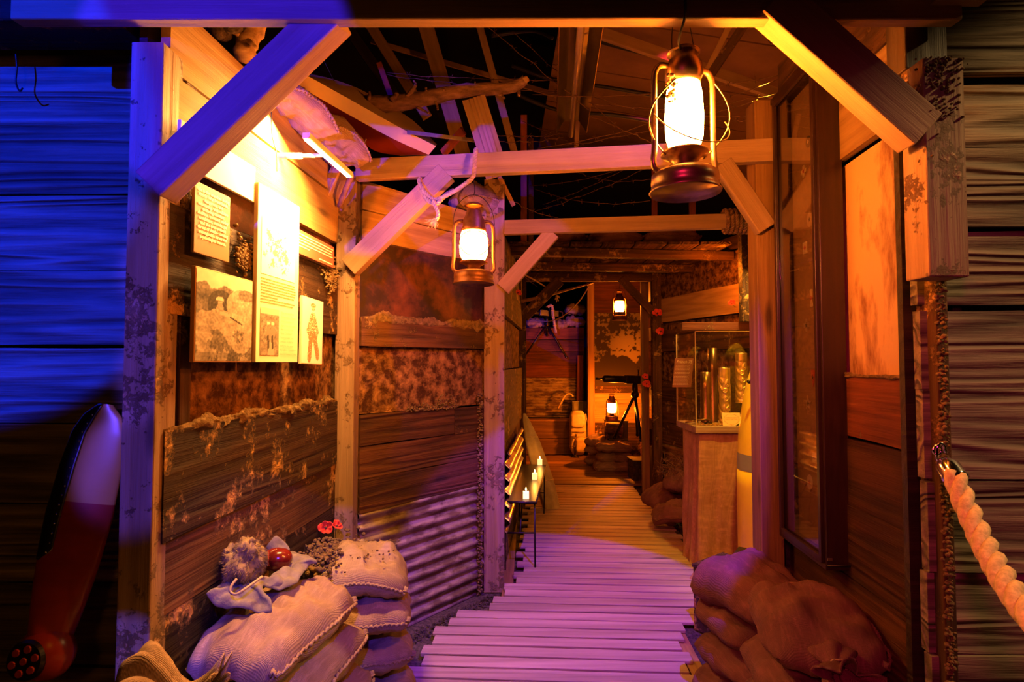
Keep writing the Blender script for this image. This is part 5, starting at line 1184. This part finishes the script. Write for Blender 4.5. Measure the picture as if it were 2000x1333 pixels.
# ================================================================= big yellow artillery shell
SX,SY=1.70,3.72
t=thing('artillery_shell','tall yellow artillery shell with grey band standing beside the draped plinth','shell',(SX,SY,0))
SM=Matrix.Translation((SX,SY,0)); r0=.212
prof=[(0,0),(r0*.93,0),(r0*.96,.03),(r0,.06),(r0,.70),(r0*.985,.85),(r0*.95,1.0),(r0*.885,1.13),(r0*.79,1.26),(r0*.66,1.38),(r0*.50,1.49),(r0*.30,1.59),(r0*.15,1.64),(0,1.65)]
def rr(z):
    for (a,za),(c,zc) in zip(prof[1:],prof[2:]):
        if za<=z<=zc: return a+(c-a)*(z-za)/(zc-za)
pz=lambda z0,z1,k=0:[(rr(z0)+k,z0)]+[(r+k,z) for r,z in prof if z0<z<z1]+[(rr(z1)+k,z1)]
b=MB(); b.lathe([(0,0)]+pz(.001,.80),SM,64); b.build('body','yellow_paint',t,smooth=True)
b=MB(); b.lathe(pz(.80,.905,.0008),SM,64,closed_ends=False); b.build('painted_band','grey_band',t,smooth=True)
b=MB(); b.lathe(pz(.905,1.475),SM,64,closed_ends=False); b.build('ogive','yellow_paint',t,smooth=True)
b=MB(); b.lathe(pz(1.475,1.505,.0008),SM,64,closed_ends=False); b.build('red_ring','red_band',t,smooth=True)
b=MB(); b.lathe(pz(1.505,1.64)+[(0,1.65)],SM,64); b.build('nose','yellow_paint',t,smooth=True)
b=MB(); q=at(1468,746,3.58); b.tube([q+Vector((.05,.05,-.01)),q],.003,6); b.ball(q+Vector((-.012,0,0)),.016,nu=8,nv=6,sc_=(1.2,.7,.9)); b.build('carrying_clip','black_paint',t,smooth=True)
# crate between shell and bags
def crate(label,c,size,rz,mat='wood_dark',tilt=0,boards=3,lid=True,name='wooden_crate',handle=True):
    M=Matrix.Translation(Vector(c))@Matrix.Rotation(rz,4,'Z')@Matrix.Rotation(tilt,4,'Y'); t=thing(name,label,'crate',M=M); w_,d_,h_=size; rc=rnd(.5)
    b=MB()
    for k in range(boards):
        z=h_*(k+.5)/boards; hb=h_/boards-.004
        for s in (-1,1):
            b.box((0,s*(d_/2-.008),z),(w_,.016,hb),rnd=rnd()); b.box((s*(w_/2-.008),0,z),(.016,d_-.032,hb),rnd=rnd())
    b.box((0,0,.008),(w_-.03,d_-.03,.012)); b.build('body',mat,t,'local',bevel=.002)
    if lid: b=MB(); b.box((0,0,h_+.009),(w_+.012,d_+.012,.018),rnd=rnd()); b.build('lid',mat,t,'local',bevel=.002)
    for s in (-1,1):
        b=MB(); b.box((s*w_*.36,-d_/2-.006,h_/2),(.035,.012,h_),rnd=rnd()); b.build('batten',mat,t,'local',bevel=.002)
    if handle: b=MB(); b.tube([(-.05,-d_/2-.002,h_*.6),(-.05,-d_/2-.022,h_*.55),(.05,-d_/2-.022,h_*.55),(.05,-d_/2-.002,h_*.6)],.005,6); b.build('rope_handle','rope_fibre',t,'local',smooth=True)
    return t
crate('dark wooden ammunition crate between the yellow shell and the right sandbags',(1.25,3.17,.0),(.30,.36,.35),R(38),handle=False)
tag(timber('broken_slat',(1.10,2.98,.385),(1.36,3.36,.400),.05,.03,'wood_dark'),'broken dark slat lying on the crate in front of the yellow shell','slat')
# ================================================================= lantern nook
def mural(u,v):
    n=noise.fractal(Vector((u*3,v*4,1)),1,2,6); f=noise.fractal(Vector((u*16,v*22,5)),1,2,4)
    sky=(.42,.30,.15); tree=(.045,.030,.016); k=0
    if v>.45+.15*n: k=1 if (f+.9*n+.35*(v-.6)*2-.5*(u-.4)>-.05) else 0
    if u<.32 and f+n>-.25 and v>.35: k=1
    if v<.34+.12*n: k=1
    hz=1-.8*max(0,min(1,(.62-v)*1.6)) if v<.5 else 1
    s=tuple(c*(.45+.55*max(0,1-((u-.72)/.5)**2-((v-.52)/.28)**2)) for c in sky)
    return tree if k else s
a=on(1160,755,(0,8.86,0),(0,-1,0)); c=on(1250,612,(0,8.86,0),(0,-1,0))
t=thing('tree_mural','dark painted board showing a leafy tree against pale sky, behind the nook lanterns','painting',(a.x,8.86,a.z))
b=MB(); b.box(((c.x-a.x)/2+.05,.012,(c.z-a.z)/2),(c.x-a.x+.1,.018,c.z-a.z)); b.build('board','wood_black',t,'local')
b=MB(); b.grid(lambda u,v:((c.x-a.x+.1)*u,-.001,(c.z-a.z)*v),90,110); b.build('painted_face','print_mural',t,'local',paint=[mural(i/90,j/110) for j in range(111) for i in range(91)])
crate('olive ammunition box standing under the nook lantern',(1.52,8.28,.0),(.30,.26,.645),0,'olive_tin',boards=2,handle=False)
b=MB(); q=at(1197,838,7.98); b.tube([Vector((q.x-.10,7.98,.585)),Vector((q.x+.13,7.98,.57))],[.075,.085],18); tag(b.build('cut_log','bark',None,smooth=True),'short cut log in front of the olive ammunition box','log')
b=MB(); b.tube([Vector((q.x-.085,7.98,0)),Vector((q.x-.085,7.98,.52))],.03,8); b.tube([Vector((q.x+.10,7.98,0)),Vector((q.x+.10,7.98,.51))],.03,8); tag(b.build('log_trestle','wood_dark',None),'pair of short stakes carrying the cut log','stakes')
crate('small flat ammunition tin on the nook sandbags under the gun leg',at(1208,862,7.85)-Vector((0,0,.03)),(.24,.16,.05),R(-6),'olive_tin',boards=1,handle=False)
crate('red brown upright crate at the right of the nook',(1.90,7.75,.17),(.22,.26,.40),R(4),'wood_red',handle=False)
crate('pale open box on top of the red brown crate',(1.90,7.75,.60),(.24,.26,.13),R(-3),'wood_pale',boards=1,lid=False,handle=False)
crate('dark low crate on the floor beside the nook sandbags',(1.66,7.15,.04),(.34,.30,.235),R(2),'wood_black')
crate('supporting crate hidden under the red brown crate',(1.92,7.78,.03),(.26,.28,.12),0,'wood_black',boards=1,handle=False)
def gun(label,C0,legs,s=1.0,lean=None):
    t=thing('machine_gun',label,'machine gun',C0)
    C0=Vector(C0); fwd=Vector((-1,-.25,.03)).normalized()
    b=MB(); b.bar(C0-fwd*.22*s,C0+fwd*.14*s,.075*s,.11*s); b.build('receiver','gun_metal',t,bevel=.006)
    b=MB(); b.tube([C0+fwd*.12*s,C0+fwd*.16*s,C0+fwd*.44*s,C0+fwd*.46*s],[.03*s,.047*s,.047*s,.025*s],16); b.build('barrel_jacket','gun_metal',t,smooth=True)
    b=MB(); b.tube([C0+fwd*.44*s,C0+fwd*.56*s],[.012*s,.016*s],10); b.build('muzzle','gun_metal',t,smooth=True)
    for q in (-1,1):
        b=MB(); b.tube([C0-fwd*.22*s+Vector((0,q*.03*s,.05*s)),C0-fwd*.30*s+Vector((0,q*.03*s,.03*s)),C0-fwd*.31*s+Vector((0,q*.03*s,-.07*s)),C0-fwd*.22*s+Vector((0,q*.03*s,-.06*s))],.010*s,8); b.build('spade_grip','wood_dark',t,smooth=True)
    b=MB(); b.bar(C0+Vector((0,0,.055*s))-fwd*.05*s,C0+Vector((0,0,.13*s))-fwd*.05*s,.015*s,.03*s); b.tube([C0+Vector((0,0,.10*s))-fwd*.05*s+Vector((.02*s*math.cos(a),0,.05*s+.02*s*math.sin(a))) for a in [2*PI*k/10 for k in range(10)]],.003*s,5,closed=True); b.build('sight','gun_metal',t)
    b=MB(); b.tube([C0+Vector((0,0,-.05*s)),C0+Vector((0,0,-.20*s))],[.035*s,.045*s],12); b.ball(C0+Vector((0,0,-.20*s)),.055*s); b.build('mount_head','gun_metal',t,smooth=True)
    for l in legs:
        b=MB(); b.tube([C0+Vector((0,0,-.20*s)),Vector(l)],.019*s,10); b.ball(Vector(l),.026*s,nu=8,nv=6); b.build('leg','gun_metal',t,smooth=True)
    return t
gun('machine gun on a tripod at the right edge of the lantern nook',at(1240,742,7.55),[at(1200,855,7.75),at(1252,860,7.5),at(1245,850,8.2)],1.0)
gun('machine gun on splayed legs against the far parapet under the slack rope',at(1068,612,9.2),[at(1024,697,9.22),at(1106,698,9.22),at(1068,655,9.32)],.9)
t=thing('ammunition_belt','pale cloth ammunition belt hanging from the far machine gun','belt',at(1078,600,9.1))
b=MB(); p=smoothpts([at(1070,600,9.10),at(1078,598,9.08),at(1081,620,9.08),at(1086,650,9.14)]); b.tube(p,.022,6); b.build('webbing','canvas',t)
for k in range(6):
    q=p[2*k]; b=MB(); b.tube([q+Vector((-.03,-.018,0)),q+Vector((.03,-.018,.004))],[.008,.004],6); b.build('cartridge','brass_bright',t)
# things on the step
t=thing('backpack','pale khaki army backpack standing on the floor against the step','backpack',(1.03,8.86,.04))
bx0=at(1112,893,8.86); bz=.045
def pk(cx,cz,w_,h_,d_,name,mat='canvas',yy=8.90,e=4):
    b=MB()
    def fn(u,v):
        a=2*PI*u; q=PI*(v-.5); f=lambda x:math.copysign(abs(x)**(2/e),x)
        return Vector((cx+w_/2*f(math.cos(q))*f(math.cos(a)),yy+d_/2*f(math.cos(q))*f(math.sin(a)),cz+h_/2*f(math.sin(q))))+Vector((noise.noise(Vector((u*7,v*7,cx))),noise.noise(Vector((u*7,v*7,3))),0))*.012
    b.grid(fn,36,22,wrapu=True); return b.build(name,mat,t,smooth=True,merge=True)
pk(1.03,.40,.25,.70,.20,'body'); pk(1.02,.60,.23,.24,.24,'top_flap',yy=8.87); pk(1.06,.22,.16,.26,.24,'lower_pouch',yy=8.85)
for z in (.44,.36,.20): 
    b=MB(); b.tube([(.90,8.88,z),(.93,8.77,z+.005),(1.12,8.77,z-.005),(1.16,8.88,z)],.008,6); b.build('strap','canvas',t,smooth=True)
b=MB(); b.tube([(1.15,8.85,.70),(1.185,8.83,.55),(1.17,8.83,.30)],.012,6); b.build('shoulder_strap','canvas',t,smooth=True)
t=thing('entrenching_tool','short dark entrenching tool standing before the backpack','tool',(.97,8.72,.04))
b=MB(); b.tube([(.99,8.74,.40),(.965,8.70,.06)],.013,8); b.build('handle','wood_dark',t,smooth=True)
b=MB(); b.tube([(.90,8.70,.055),(.965,8.70,.065),(1.03,8.70,.05)],[.008,.02,.010],8); b.build('head','iron',t,smooth=True)
crate('dark green metal box on the step above the backpack',(1.10,9.18,.592),(.26,.22,.27),0,'olive_tin',boards=2,handle=False)
t=thing('water_flask','round cream enamel flask standing on the step','flask',(.795,9.15,.592))
FM=Matrix.Translation((.795,9.12,.72)); b=MB(); b.ball((0,0,0),1,FM,28,18,(.082,.055,.125)); o=b.build('flask_body','white_enamel',t,FM,smooth=True,merge=True)
FM2=Matrix.Translation((.795,9.12,.84)); b=MB(); b.lathe([(.02,0),(.02,.03),(.016,.035),(0,.035)],FM2,14); b.build('neck','white_enamel',t,smooth=True)
b=MB(); b.tube(smoothpts([(.74,9.12,.76),(.79,9.08,.86),(.86,9.10,.97),(.93,9.12,1.0),(.99,9.13,.95)]),.014,6); b.build('cloth_strap','canvas',t,smooth=True)
for x0,x1,lab in ((1.07,1.10,'left of two reddish boards leaning on the corrugated sheet at the far end'),(1.125,1.145,'right of two reddish boards leaning on the corrugated sheet at the far end')):
    tag(timber('leaning_board',(x0,9.24,.60),(x1,9.28,1.62),.045,.02,'red_timber',up=(0,-1,0)),lab,'board')
cable('fallen_pole','thin pole lying on the step below the corrugated sheet',[(.25,9.22,.605),(.5,9.22,.605),(.78,9.24,.60)],.012,'iron','pole')
